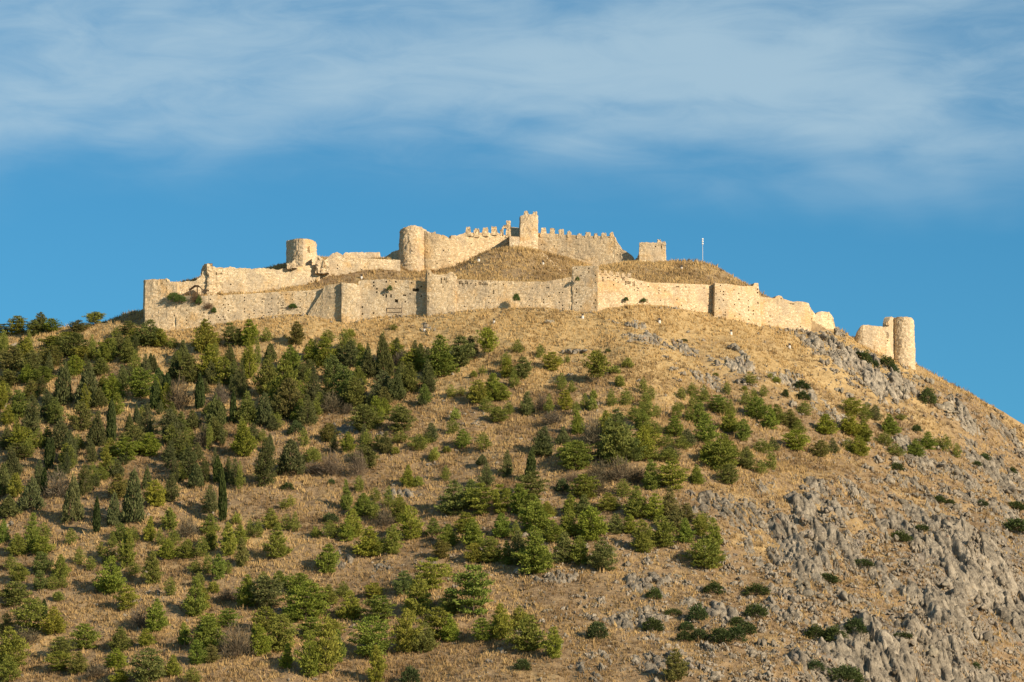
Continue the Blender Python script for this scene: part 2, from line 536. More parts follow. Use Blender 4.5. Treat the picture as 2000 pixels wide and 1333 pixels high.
def masonry(path, thick=2.0, rag=0.25, batter=0.0, holes=(), hole_p=0.0, seed=0, base_drop=2.5, base=None, step=0.42, closed=False, rough=0.09, cap_drop=0.0, world=False, hole_v=None):
    """a rubble wall as one mesh: uneven face, broken top edge, real putlog holes. holes = [(u, v, w, h)] larger openings"""
    rg = np.random.default_rng(seed + 5)
    C = np.array(path, float) if world else densify(path, step)
    n = len(C)
    T = np.gradient(C[:, :2], axis=0)
    if closed:
        T = np.roll(C[:, :2], -1, 0) - np.roll(C[:, :2], 1, 0)
    T /= np.maximum(np.linalg.norm(T, axis=1, keepdims=True), 1e-6)
    N = np.stack([-T[:, 1], T[:, 0]], 1)              # into the wall
    top = C[:, 2].copy()
    s = np.concatenate([[0], np.cumsum(np.linalg.norm(np.diff(C[:, :2], axis=0), axis=1))])
    jit = 0.6 * vnoise(s / 1.3, seed * 3.7, 0.5, seed) + 0.5 * vnoise(s / 0.55, seed * 1.7, 0.5, seed + 3)
    top += np.round(jit * rag / 0.12) * 0.12 + rg.uniform(-0.05, 0.05, n) * min(1, rag * 4)
    if base is None:
        gz = np.minimum(H(C[:, 0], C[:, 1]), H(C[:, 0] - N[:, 0] * 0.8, C[:, 1] - N[:, 1] * 0.8))
        bot = gz - base_drop
        if closed:
            bot[:] = bot.min()
    else:
        bot = np.full(n, base, float)
    bot = np.minimum(bot, top - 0.4)
    hmax = (top - bot).max()
    nz = max(2, int(math.ceil(hmax / 0.46)))
    fz = np.linspace(0, 1, nz + 1)
    zz = bot[:, None] + (top - bot)[:, None] * fz[None]
    off = batter * (top[:, None] - zz)
    fx = C[:, 0:1] - N[:, 0:1] * off
    fy = C[:, 1:2] - N[:, 1:2] * off
    disp = rough * (1.3 * vnoise(fx * 1.9, fy * 1.9, zz * 2.6, seed) + 1.0 * vnoise(fx * 0.5, fy * 0.5, zz * 0.5, seed + 9))
    fx = fx + N[:, 0:1] * disp
    fy = fy + N[:, 1:2] * disp
    V = [np.stack([fx, fy, zz], -1).reshape(-1, 3)]
    fid = np.arange(n * (nz + 1)).reshape(n, nz + 1)
    cols = n if closed else n - 1
    faces, extra = [], []
    base_i = n * (nz + 1)
    # openings
    U, W = pix(fx, fy, zz)
    cu = 0.25 * (U[:-1, :-1] + U[1:, :-1] + U[:-1, 1:] + U[1:, 1:])
    cv = 0.25 * (W[:-1, :-1] + W[1:, :-1] + W[:-1, 1:] + W[1:, 1:])
    hole = np.zeros((n - 1, nz), bool)
    if hole_p > 0:
        pick = rg.random(hole.shape) < hole_p * 4.5
        grid = (np.arange(n - 1)[:, None] + rg.integers(0, 2, (n - 1, 1))) % 3 == 0
        gridz = (np.arange(nz)[None] + 0 * np.arange(n - 1)[:, None]) % 2 == 1
        hole |= pick & grid & gridz
        hole[:, -1:] = False
        hole[:1] = False; hole[-1:] = False
        if hole_v:
            hole &= (cv > hole_v[0]) & (cv < hole_v[1])
    for (hu, hv, hw, hh) in holes:
        hole |= (np.abs(cu - hu) < hw / 2) & (np.abs(cv - hv) < hh / 2)
    for i in range(cols):
        i2 = (i + 1) % n
        for k_ in range(nz):
            a, b, c_, d_ = fid[i, k_], fid[i2, k_], fid[i2, k_ + 1], fid[i, k_ + 1]
            if i < n - 1 and hole[i, k_]:
                dep = 0.9
                nn = N[i]
                q = [V[0][j] for j in (a, b, c_, d_)]
                ctr = sum(q) / 4
                rim = [np.array([ctr[0] + (p_[0] - ctr[0]) * 0.8, ctr[1] + (p_[1] - ctr[1]) * 0.8, ctr[2] + (p_[2] - ctr[2]) * 0.8]) for p_ in q]
                if any(hw > 6 for (_, _, hw, _) in holes):
                    rim = q
                o0 = base_i + len(extra)
                for p_ in rim:
                    extra.append(p_)
                for p_ in rim:
                    extra.append(np.array([p_[0] + nn[0] * dep, p_[1] + nn[1] * dep, p_[2]]))
                r_ = [o0 + j for j in range(4)]
                bk = [o0 + 4 + j for j in range(4)]
                q_i = [a, b, c_, d_]
                for j in range(4):
                    j2 = (j + 1) % 4
                    faces.append((q_i[j], q_i[j2], r_[j2], r_[j]))
                    faces.append((r_[j], r_[j2], bk[j2], bk[j]))
                faces.append(tuple(bk))
            else:
                faces.append((a, b, c_, d_))
    bi = base_i + len(extra)
    bk_top = np.stack([C[:, 0] + N[:, 0] * thick, C[:, 1] + N[:, 1] * thick, top + rg.uniform(-0.2, 0.2, n) * min(1, rag * 3) - cap_drop], 1)
    bk_bot = np.stack([C[:, 0] + N[:, 0] * thick, C[:, 1] + N[:, 1] * thick, bot], 1)
    Vall = np.concatenate([V[0]] + ([np.array(extra)] if extra else []) + [bk_top, bk_bot])
    for i in range(cols):
        i2 = (i + 1) % n
        faces.append((fid[i, nz], fid[i2, nz], bi + i2, bi + i))
        faces.append((bi + i, bi + i2, bi + n + i2, bi + n + i))
    if not closed:
        for i in (0, n - 1):
            for k_ in range(nz):
                faces.append((fid[i, k_], fid[i, k_ + 1], bi + i, bi + n + i) if k_ == nz - 1 else (fid[i, k_], fid[i, k_ + 1], bi + n + i, bi + n + i))
    me = bpy.data.meshes.new('masonry')
    fl = []
    for f_ in faces:
        g = [int(f_[0])]
        for j in f_[1:]:
            if int(j) not in g:
                g.append(int(j))
        if len(g) >= 3:
            fl.append(g)
    me.from_pydata(Vall.tolist(), [], fl)
    me.materials.append(M_STONE)
    me.update()
    return me


def block(u0, u1, v_top, y, v_bot, thick=1.1, seed=0, rag=0.12, slope=0.0):
    """one rough masonry block (merlon, stub, pillar): a lumpy box with a worn top"""
    rg = np.random.default_rng(seed + 900)
    a, b = P(u0, v_top, y), P(u1, v_top, y)
    zb = P(0.5 * (u0 + u1), v_bot, y)[2]
    nx_, nz_ = 4, max(3, int((a[2] - zb) / 0.45))
    vs, fs, ids = [], [], {}
    def vid(i, j, k_):
        key = (i, j, k_)
        if key not in ids:
            ids[key] = len(vs)
            fi, fk = i / nx_, k_ / nz_
            inset = 0.12 * (b[0] - a[0]) * (fk ** 3) * (1 if i == 0 else -1 if i == nx_ else 0)
            z_ = zb + (a[2] - zb) * fk
            jj = rg.uniform(-1, 1, 3) * rag * 0.6
            if k_ == nz_:
                z_ += rg.uniform(-1.5, 0.6) * rag + slope * (fi - 0.5)
            vs.append((a[0] + (b[0] - a[0]) * fi + inset + jj[0], y + thick * j + jj[1], z_ + (jj[2] if 0 < k_ < nz_ else 0)))
        return ids[key]
    for i in range(nx_):
        for k_ in range(nz_):
            fs.append((vid(i, 0, k_), vid(i + 1, 0, k_), vid(i + 1, 0, k_ + 1), vid(i, 0, k_ + 1)))
            fs.append((vid(i + 1, 1, k_), vid(i, 1, k_), vid(i, 1, k_ + 1), vid(i + 1, 1, k_ + 1)))
        fs.append((vid(i, 0, nz_), vid(i + 1, 0, nz_), vid(i + 1, 1, nz_), vid(i, 1, nz_)))
    for k_ in range(nz_):
        fs.append((vid(0, 1, k_), vid(0, 0, k_), vid(0, 0, k_ + 1), vid(0, 1, k_ + 1)))
        fs.append((vid(nx_, 0, k_), vid(nx_, 1, k_), vid(nx_, 1, k_ + 1), vid(nx_, 0, k_ + 1)))
    me = bpy.data.meshes.new('block')
    me.from_pydata(vs, [], fs)
    me.materials.append(M_STONE)
    me.update()
    return me


SEED = [10]
def wall(name, label, cat, path, tint=(1, 1, 1), parts=(), group='castle walls and towers', **kw):
    SEED[0] += 1
    q = P(path[0][0], path[0][2], path[0][1])
    rt = thing(name, label, cat, (0, 0, 0), group)
    o = link('masonry', masonry(path, seed=SEED[0], **kw), rt)
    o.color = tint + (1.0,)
    rt['_tint'] = tint
    rt['kind'] = 'thing'
    return rt


def part_block(rt, nm, *a, tint=None, **kw):
    SEED[0] += 1
    o = link(nm, block(*a, seed=SEED[0], **kw), rt)
    o.color = tuple(tint or rt['_tint']) + (1.0,)
    return o


def round_path(uc, yc, ru, prof, n=40, a0=0, a1=360):
    """circle round (uc, yc) of radius ru photo pixels, seen edge to edge; prof(x01) gives the photo row of the top from left (0) to right (1)"""
    r = ru * yc / F
    c = P(uc, 500, yc)
    out = []
    for i in range(n + 1):
        a = R(a0 + (a1 - a0) * i / n)
        x, y = c[0] - math.cos(a) * r, c[1] - math.sin(a) * r
        z = P(uc, prof(0.5 - 0.5 * math.cos(a)), yc)[2]
        out.append((x, y, z))
    return out


def round_tower(name, label, uc, yc, ru, prof, tint=(1, 1, 1), thick=1.6, rag=0.15, batter=0.0, group='castle walls and towers', **kw):
    SEED[0] += 1
    rt = thing(name, label, 'tower', (0, 0, 0), group)
    pts = np.array(round_path(uc, yc, ru, prof, 72)[:-1])
    o = link('masonry', masonry(pts, thick=thick, rag=rag, seed=SEED[0], closed=True, world=True, batter=batter, **kw), rt)
    o.color = tint + (1.0,)
    # floor inside, a little below the rim
    r = (ru * yc / F) - thick + 0.2
    c = P(uc, 500, yc)
    zf = pts[:, 2].min() - 0.7
    a = np.linspace(0, 2 * np.pi, 33)[:-1]
    vs = [(c[0], c[1], zf)] + [(c[0] + r * math.cos(t_), c[1] + r * math.sin(t_), zf - 0.1) for t_ in a]
    me = bpy.data.meshes.new('tower_floor')
    me.from_pydata(vs, [], [(0, 1 + i, 1 + (i + 1) % 32) for i in range(32)])
    me.materials.append(M_STONE)
    fo = link('tower_floor', me, rt)
    fo.color = tint + (1.0,)
    rt['_tint'] = tint
    return rt


# --- outer wall, left to right
wall('corner_bastion', 'tall ochre-stained corner bastion where the outer wall ends beside the lone round tree', 'bastion',
     [(281, 1016, 549), (281, 1012, 548), (284, 1004, 547), (300, 1003.5, 546), (318, 1003, 545), (325, 1002.8, 544), (327, 1002.7, 550), (346, 1002.4, 551)],
     (1.02, 0.97, 0.88), thick=2.5, rag=0.25, hole_p=0.010)
wall('lower_curtain_wall', 'long low curtain wall dotted with putlog holes, right of the corner bastion', 'wall',
     [(345, 1002.3, 578), (400, 1001, 578), (470, 1000.6, 575), (520, 1000.4, 572), (545, 1000, 570), (600, 999, 568), (640, 998, 562), (664, 997, 556)],
     (1.0, 0.97, 0.9), thick=2.6, rag=0.2, hole_p=0.05)
wall('upper_terrace_wall', 'set-back wall rising behind the putlog-holed curtain wall, ragged top', 'wall',
     [(326, 1006.6, 551), (360, 1006, 551), (382, 1006, 549), (393, 1006, 541), (396, 1006, 530), (420, 1006.2, 526), (430, 1006.5, 525), (443, 1007, 522), (475, 1007.5, 524),
      (520, 1008.5, 525), (545, 1009, 527), (560, 1009.5, 523), (600, 1010.5, 519), (625, 1011.5, 517)],
     (1.02, 1.0, 0.93), thick=2.2, rag=0.35, hole_p=0.006)
r_ = wall('ruined_turret', 'broken stump of a small turret with shaded left side on the terrace wall', 'turret',
     [(394, 1013, 524), (396, 1010, 519), (405, 1005.2, 517), (409, 1005.2, 517), (414, 1005.4, 519), (419, 1005.6, 522), (424, 1006, 525), (436, 1006.6, 523)], (0.9, 0.87, 0.8), thick=1.5, rag=0.6, rough=0.22, holes=[(427, 533, 9, 8)])
wall('keep_terrace_wall', 'plain wall between the broken round tower and the great round keep tower', 'wall',
     [(622, 1012, 519), (634, 1012.6, 510), (642, 1013, 503), (680, 1013.6, 504), (730, 1014.5, 506), (782, 1016, 508)], (0.98, 0.95, 0.88), thick=2.2, rag=0.15, hole_p=0.010)
wall('rear_parapet', 'low crumbling parapet standing on top of the keep terrace wall', 'parapet',
     [(643, 1021, 501), (650, 1021, 495), (658, 1021, 493), (663, 1021, 494), (669, 1021, 499), (675, 1021, 494), (690, 1021.3, 492), (715, 1022, 493), (742, 1022.5, 493), (743, 1022.5, 501)], (1.05, 1.02, 0.97), thick=0.9, rag=0.25, base_drop=1.0)
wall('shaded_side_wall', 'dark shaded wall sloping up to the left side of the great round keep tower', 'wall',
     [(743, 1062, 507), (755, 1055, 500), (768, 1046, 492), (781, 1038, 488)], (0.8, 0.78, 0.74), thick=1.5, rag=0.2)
rt = wall('broken_round_tower', 'broken round tower with torn right side standing alone above the left walls', 'tower',
     [(612, 1026.1, 470), (590, 1028.1, 468), (574, 1026.6, 470), (563, 1022.6, 471), (559.5, 1019.1, 471), (561, 1016.6, 470), (566, 1014.2, 469), (574, 1012.6, 467.5), (584, 1011.8, 467), (592, 1011.6, 467), (593, 1011.7, 467),
      (601, 1012.6, 468), (610, 1013.6, 470), (616, 1014.6, 473), (618.5, 1015.1, 478), (617, 1015.6, 486), (619, 1016.2, 498), (626, 1016.6, 505)],
     (0.97, 0.94, 0.88), thick=1.8, rag=0.25, rough=0.12, holes=[(602.5, 488, 4, 14)], base=P(590, 530, 1012)[2] - 7, step=0.35)
part_block(rt, 'fallen_masonry', 560, 570, 513, 1008.2, 526, thick=2.0, rag=0.4)
part_block(rt, 'fallen_masonry', 570, 578, 508, 1008.6, 524, thick=1.6, rag=0.4)
part_block(rt, 'fallen_masonry', 617, 632, 501, 1009.6, 534, thick=2.4, rag=0.55, slope=-1.6)
part_block(rt, 'fallen_masonry', 628, 643, 509, 1010.2, 534, thick=2.2, rag=0.55, slope=-1.0)
wall('sloping_buttress', 'low buttress with a steep stepped left edge left of the narrow square pier', 'buttress',
     [(602, 998.2, 613), (608, 997.9, 603), (616, 997.6, 592), (625, 997.2, 577), (631, 996.9, 566), (634, 996.8, 559), (646, 996.2, 556), (667, 995.4, 553)], (0.93, 0.90, 0.82), thick=3.2, rag=0.1, hole_p=0.006)
wall('square_pier', 'narrow square pier projecting from the left part of the outer wall', 'pier',
     [(666, 997, 553), (667.5, 994.4, 552), (678, 994.2, 553), (690, 994.2, 553), (698, 994.3, 557), (703, 994.4, 560), (704, 996.8, 560)], (1.0, 0.97, 0.9), thick=2.0, rag=0.25, hole_p=0.010)
wall('grey_curtain_wall', 'greyish curtain wall between the narrow pier and the split tower', 'wall',
     [(700, 995.4, 550), (710, 995.4, 547), (750, 995.7, 546), (790, 995.6, 547), (815, 995.2, 549), (834, 994.6, 551)], (0.84, 0.83, 0.79), thick=2.4, rag=0.2, hole_p=0.022, holes=[(754, 579, 4.5, 5), (763, 579, 4, 5), (790, 577, 4, 4), (801, 575, 4, 4), (812, 566, 12, 6), (774, 588, 4, 4)])
rt = wall('split_tower', 'blunt tower with a dark shaded left edge below the great round keep tower', 'tower',
     [(831, 996.5, 535), (832, 994.6, 530), (834.5, 992.8, 527), (839, 992.6, 528), (845, 992.5, 534), (857, 992.4, 537), (870, 992.3, 537), (878, 992.2, 532), (884, 992.2, 533), (890, 992.2, 538), (892, 994, 541)],
     (0.98, 0.94, 0.86), thick=2.0, rag=0.3, hole_p=0.010, holes=[(862, 550, 4, 10), (870, 545, 6, 5), (873, 551, 5, 5)])
wall('central_curtain_wall', 'straight curtain wall below the grassy central mound, row of beam sockets near its top', 'wall',
     [(889, 992.7, 546), (950, 991, 548), (1010, 989.8, 550), (1060, 988.8, 551), (1080, 988.4, 548), (1094, 988.1, 545), (1120, 987.6, 541)], (1.04, 0.99, 0.9), thick=2.4, rag=0.15, hole_p=0.028,
     holes=[(898, 553, 5, 5), (904, 555, 5, 5), (911, 552, 6, 6), (920, 554, 5, 5), (930, 556, 4, 4), (937, 554, 4, 4), (943, 556, 5, 4), (950, 555, 5, 4), (965.5, 571, 3.5, 11)])
wall('angled_square_tower', 'tall square tower with dull angled face and bright right edge, mid outer wall', 'tower',
     [(1117, 993, 523), (1118, 987.4, 521), (1130, 987.1, 519.5), (1145, 986.7, 520), (1158, 986.4, 519), (1167, 986.1, 520), (1168.5, 990, 521)],
     (0.88, 0.86, 0.82), thick=2.0, rag=0.12, hole_p=0.022, rough=0.07)
rt = wall('notched_curtain_wall', 'curtain wall with small notched battlements right of the angled square tower', 'wall',
     [(1167, 987.2, 533), (1200, 988.4, 537), (1232, 990, 542), (1243, 990.8, 546), (1265, 992, 552), (1300, 993.6, 553), (1350, 996, 555), (1392, 999.4, 557)], (0.99, 0.93, 0.84), thick=2.4, rag=0.12, hole_p=0.028,
     holes=[(1177, 545, 3, 8), (1189, 543, 3.5, 6), (1201, 545, 5, 5), (1208, 552, 3, 4), (1199, 557, 3, 3), (1217, 546, 3, 5), (1224, 553, 5, 6), (1230, 552, 5, 6), (1237, 555, 4, 9), (1266, 560, 3, 3)])
for a, b, v, yy in ((1169.5, 1174.8, 527.5, 987.2), (1178.6, 1186, 527.8, 987.6), (1190, 1198, 528.8, 988.0), (1202.2, 1209.6, 531, 988.4), (1213.4, 1221.2, 533.5, 988.8), (1225, 1233, 532.5, 989.6)):
    part_block(rt, 'merlon', a, b, v, yy, v + 9, thick=0.8, rag=0.1)
rt = wall('plain_square_bastion', 'plain square bastion with one dark shaded side and spaced holes, right part of outer wall', 'bastion',
     [(1390.5, 1004, 557), (1391.5, 1001.5, 556), (1393.5, 999.3, 554), (1396.5, 997.6, 553), (1420, 998.2, 555), (1450, 999.6, 559), (1471, 1000.9, 559), (1474, 1001.1, 553), (1481, 1001.4, 553.5), (1483.5, 1001.6, 577), (1485, 1007, 578)],
     (1.0, 0.95, 0.86), thick=2.2, rag=0.08, batter=0.05, hole_p=0.05, rough=0.06)
wall('stepped_end_wall', 'weathered wall stepping down right of the plain square bastion', 'wall',
     [(1484, 1003, 580), (1500, 1003.8, 581.5), (1513, 1004.6, 583), (1516, 1004.8, 579), (1521, 1005, 577.5), (1527, 1005.4, 579), (1530, 1005.6, 584), (1549, 1006.8, 590), (1558, 1007.4, 588.5), (1570, 1008.2, 590), (1580, 1009, 592.5), (1583, 1009.4, 600), (1584.5, 1011.5, 604)],
     (0.96, 0.92, 0.84), thick=2.2, rag=0.15, hole_p=0.010, holes=[(1549, 594, 5, 5)])
wall('crumbled_stub', 'small crumbled wall stub right of the stepped end wall', 'ruin',
     [(1583, 1014, 603), (1589, 1015, 609), (1593, 1015.6, 615), (1596, 1016, 610), (1604, 1016.6, 608.5), (1612, 1017.4, 610), (1619, 1018, 609), (1624, 1018.6, 615), (1627, 1019, 621), (1630, 1019.6, 634), (1631, 1020, 641)],
     (1.08, 1.04, 0.95), thick=1.6, rag=0.3, rough=0.15)
rt = wall('tower_spur_wall', 'short ruined wall joined to the left side of the round end tower', 'wall',
     [(1668, 1029, 660), (1671, 1022.5, 655), (1676, 1021.8, 645), (1681, 1021.4, 637), (1686, 1021.2, 635), (1710, 1021.6, 637), (1731, 1022, 638.5), (1734, 1022.4, 637), (1735.5, 1022.7, 629), (1738, 1023.2, 621), (1741, 1023.9, 619), (1747, 1025.6, 622)],
     (1.08, 1.04, 0.96), thick=1.8, rag=0.18, holes=[(1732.5, 652, 5, 6), (1733.5, 658, 6, 7), (1733, 665, 5, 3)])
part_block(rt, 'loose_block', 1731, 1736.5, 628, 1021.6, 636, thick=1.0, rag=0.3)
round_tower('round_end_tower', 'intact round tower at the far right end of the castle on the falling ridge', 1763, 1026, 20.8,
            lambda x: 621.5 + 7.5 * max(0, (x - 0.55) / 0.45) ** 2 + 0.6, (1.04, 1.0, 0.93), thick=1.2, rag=0.25, batter=0.012, rough=0.12)

# --- keep
round_tower('great_round_tower', 'great round tower at the left corner of the keep, left half in shade', 806, 1036, 26.5,
            lambda x: 452 - 8.0 * math.sin(math.pi * min(1, x * 0.92)) + 1.0, (0.95, 0.90, 0.82), thick=1.8, rag=0.45, hole_p=0.008, rough=0.14)
rt = wall('keep_wall', 'keep wall with four battlements between the great round tower and the square keep tower', 'wall',
     [(823, 1034.6, 450), (832, 1033.8, 452), (836, 1033.6, 456), (845, 1033.5, 455), (850, 1033.5, 452), (852, 1033.5, 457), (865, 1033.6, 459), (875, 1033.8, 464), (880, 1033.9, 466), (882, 1034, 460), (892, 1034.4, 461), (907, 1035.2, 455),
      (940, 1036.6, 455), (972, 1038, 455), (978, 1038.2, 458), (988, 1038.6, 459), (1018, 1040, 463)], (0.97, 0.91, 0.80), thick=2.2, rag=0.2, hole_p=0.008, holes=[(921, 463, 5, 2.5), (868, 489, 3, 3), (950, 459, 4, 3), (971, 459, 3, 3), (879, 512, 3, 3)])
for a, b, v, yy in ((909, 920, 443, 1035.2), (925.5, 936.5, 446, 1035.9), (942, 954, 444, 1036.6), (959, 971, 441.8, 1037.4)):
    part_block(rt, 'merlon', a, b, v, yy, v + 18, thick=1.2, rag=0.2)
part_block(rt, 'arch_stub', 977, 983, 446, 1038.2, 461, thick=0.9, rag=0.3, slope=0.6)
part_block(rt, 'arch_stub', 982, 988.5, 439.5, 1038.4, 446, thick=0.9, rag=0.3, slope=0.5)
part_block(rt, 'standing_pillar', 988.5, 998, 430.5, 1038.4, 464, thick=1.2, rag=0.28)
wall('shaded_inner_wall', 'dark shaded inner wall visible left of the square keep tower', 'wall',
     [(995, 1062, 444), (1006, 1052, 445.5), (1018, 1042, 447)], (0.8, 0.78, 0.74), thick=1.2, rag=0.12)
wall('gate_block', 'small square block casting a dark shadow at the foot of the square keep tower', 'block',
     [(994.5, 1040, 462), (995, 1033, 462), (1004, 1033, 462.5), (1014.5, 1033.2, 463), (1015, 1039, 463)], (1.06, 1.03, 0.97), thick=1.8, rag=0.1, rough=0.06)
rt = wall('square_keep_tower', 'tallest square tower of the keep with two battlements on top', 'tower',
     [(1015, 1046, 425), (1015.5, 1040, 424), (1017, 1036.4, 422), (1024, 1036.4, 420), (1034, 1036.5, 419), (1041, 1036.6, 419), (1049, 1036.8, 420), (1050, 1042, 421), (1042, 1047, 421), (1018, 1047, 423)],
     (1.0, 0.96, 0.88), thick=1.2, rag=0.15, hole_p=0.008, rough=0.11, batter=0.03)
part_block(rt, 'merlon', 1023.5, 1033, 412.5, 1036.5, 422, thick=1.1, rag=0.22)
part_block(rt, 'merlon', 1040, 1049, 413.2, 1036.8, 422, thick=1.1, rag=0.2)
rt = wall('keep_east_wall', 'keep wall with nine battlements right of the square keep tower, right end broken down', 'wall',
     [(1047, 1038.6, 455), (1067, 1038, 456.5), (1105, 1037, 458), (1140, 1036, 461), (1199, 1034.6, 462), (1201, 1034.5, 466), (1207, 1034.4, 475), (1215, 1034.2, 487), (1224, 1034, 492), (1231, 1033.8, 497), (1236, 1033.6, 504), (1240, 1033.5, 512)],
     (1.0, 0.95, 0.85), thick=2.2, rag=0.15, hole_p=0.008, holes=[(1211, 499, 3, 8), (1206, 497, 3, 4)])
for a, b, v, yy in ((1055.8, 1067, 445, 1038.2), (1073.2, 1084.2, 445.6, 1037.8), (1091, 1101.2, 447, 1037.2), (1107.5, 1116.2, 451, 1036.8), (1126.8, 1136.8, 456, 1036.3), (1143, 1153.6, 453, 1035.8), (1159.8, 1167.4, 455.2, 1035.4), (1174.6, 1184.2, 454.6, 1035), (1190.8, 1199.2, 453.7, 1034.7)):
    part_block(rt, 'merlon', a, b, v, yy, max(v + 10, 464), thick=1.1, rag=0.2)
rt = wall('detached_ruined_tower', 'detached square ruined tower left of the thin mast', 'tower',
     [(1240, 1036, 507), (1245, 1033.5, 503), (1248, 1031, 494), (1247.6, 1030.6, 480), (1248.5, 1030.4, 474.5), (1262, 1030.2, 474), (1282, 1030.2, 474.5), (1299.5, 1030.4, 475), (1300.5, 1036, 475)],
     (1.02, 0.98, 0.9), thick=1.6, rag=0.15, rough=0.09, holes=[(1292, 482, 3, 9), (1280, 482, 3, 4)])
part_block(rt, 'standing_stub', 1283, 1292, 466.5, 1030.2, 479, thick=1.0, rag=0.25)
part_block(rt, 'standing_stub', 1294.5, 1300.3, 471.5, 1030.3, 480, thick=1.0, rag=0.2)

# stairs beside the central mound
st = thing('stone_stair', 'pale stone steps climbing beside the right flank of the central mound', 'stairs', group=None)
st['_tint'] = (0.92, 0.88, 0.8)
for i in range(14):
    f_ = i / 13.0
    u, v, y = 1110 - 58 * f_, 541 - 40 * f_, 1010.5 + 16 * f_
    q = P(u, v, y)
    z = H(q[0], q[1])
    vv = pix(q[0], y, z + 0.18)[1]
    part_block(st, 'step', u - 9, u + 10, vv, y, vv + 9, thick=1.5, rag=0.1)


# --- small things on the castle
def box_mesh(name, boxes, material):
    vs, fs = [], []
    for (cx, cy, cz, sx, sy, sz) in boxes:
        o0 = len(vs)
        for dz in (-1, 1):
            for dx, dy in ((-1, -1), (1, -1), (1, 1), (-1, 1)):
                vs.append((cx + dx * sx / 2, cy + dy * sy / 2, cz + dz * sz / 2))
        fs += [tuple(o0 + j for j in f_) for f_ in ((3, 2, 1, 0), (4, 5, 6, 7), (0, 1, 5, 4), (1, 2, 6, 5), (2, 3, 7, 6), (3, 0, 4, 7))]
    me = bpy.data.meshes.new(name)
    me.from_pydata(vs, [], fs)
    me.materials.append(material)
    return me


def lathe_mesh(name, prof, material, seg=14):
    vs, fs = [], []
    for r, z in prof:
        for i in range(seg):
            a = 2 * math.pi * i / seg
            vs.append((r * math.cos(a), r * math.sin(a), z))
    for k_ in range(len(prof) - 1):
        for i in range(seg):
            j = (i + 1) % seg
            fs.append((k_ * seg + i, k_ * seg + j, (k_ + 1) * seg + j, (k_ + 1) * seg + i))
    me = bpy.data.meshes.new(name)
    me.from_pydata(vs, [], fs)
    me.materials.append(material)
    me.update()
    return me


# mast with stacked white drums
q = P(1372.5, 514, 1028)
zt = P(1371, 465, 1028)[2]
z0 = H(q[0], q[1])
ms = thing('antenna_mast', 'thin steel mast topped with white drums on the grassy right mound', 'mast', (q[0], q[1], z0))
Hm = zt - z0
link('pole', lathe_mesh('pole', [(0.08, -0.4), (0.07, Hm * 0.5), (0.045, Hm - 0.2), (0.0, Hm)], M_STEEL), ms)
for k_ in range(3):
    zc = Hm - 0.35 - k_ * 0.62
    link('drum', lathe_mesh('drum', [(0.0, zc + 0.24), (0.2, zc + 0.22), (0.26, zc), (0.2, zc - 0.2), (0.0, zc - 0.24)], M_WHITE), ms)
link('base_plate', box_mesh('base_plate', [(0, 0, 0.0, 0.7, 0.7, 0.5)], M_CONCRETE), ms)

# shelter on the wall ledge
q = P(383, 577, 1003.6)
zb = H(q[0], q[1])
zr = P(383, 558.5, 1003.6)[2]
ze = P(383, 567, 1003.6)[2]
sh = thing('wall_shelter', 'small dark pitched shelter roof on posts on the ledge of the lower curtain wall', 'shelter', (q[0], q[1], zb))
wx = 1.85
vs, fs = [], []
for (x, z) in ((-wx, ze - zb), (-0.3, zr - zb), (0.7, zr - zb - 0.05), (wx, ze - zb - 0.05)):
    for yy in (-1.3, 1.2):
        for t_ in (0, -0.12):
            vs.append((x, yy, z + t_))
for i in range(3):
    a, b = i * 4, (i + 1) * 4
    fs += [(a, b, b + 2, a + 2), (a + 1, a + 3, b + 3, b + 1), (a, a + 1, b + 1, b), (a + 2, b + 2, b + 3, a + 3)]
fs += [(0, 2, 3, 1), (12, 13, 15, 14)]
me = bpy.data.meshes.new('roof'); me.from_pydata(vs, [], fs); me.materials.append(M_SHEET)
link('roof', me, sh)
for x in (-1.55, 0.3, 1.5):
    for yy in (-1.1, 1.0):
        hh = (ze - zb) if abs(x) > 1 else (zr - zb - 0.1)
        link('post', box_mesh('post', [(x, yy, hh / 2 - 0.3, 0.14, 0.14, hh + 0.5)], M_WOOD), sh)

# railing at the foot of the grey curtain wall
x, y, z, ok = ground_hit([755.5], [618.5])
x, y = float(x[0]), float(y[0])
gf = thing('metal_railing', 'rusty two-rail railing on the grass before the grey curtain wall', 'railing', (x, y, 0))
L = 29.5 * y / F
for i in range(2):
    z1 = H(x + L * i, y + 0.2)
    zt = P(755, 601.5, y)[2]
    link('post', box_mesh('post', [(L * i, 0, (zt + z1 - 0.4) / 2, 0.16, 0.16, zt - z1 + 0.4)], M_SHEET), gf)
zt = P(755, 602, y)[2]
for dz in (0.0, 1.05):
    link('rail', box_mesh('rail', [(L / 2, -0.11, zt - dz - 0.05, L + 0.1, 0.07, 0.09)], M_SHEET), gf)

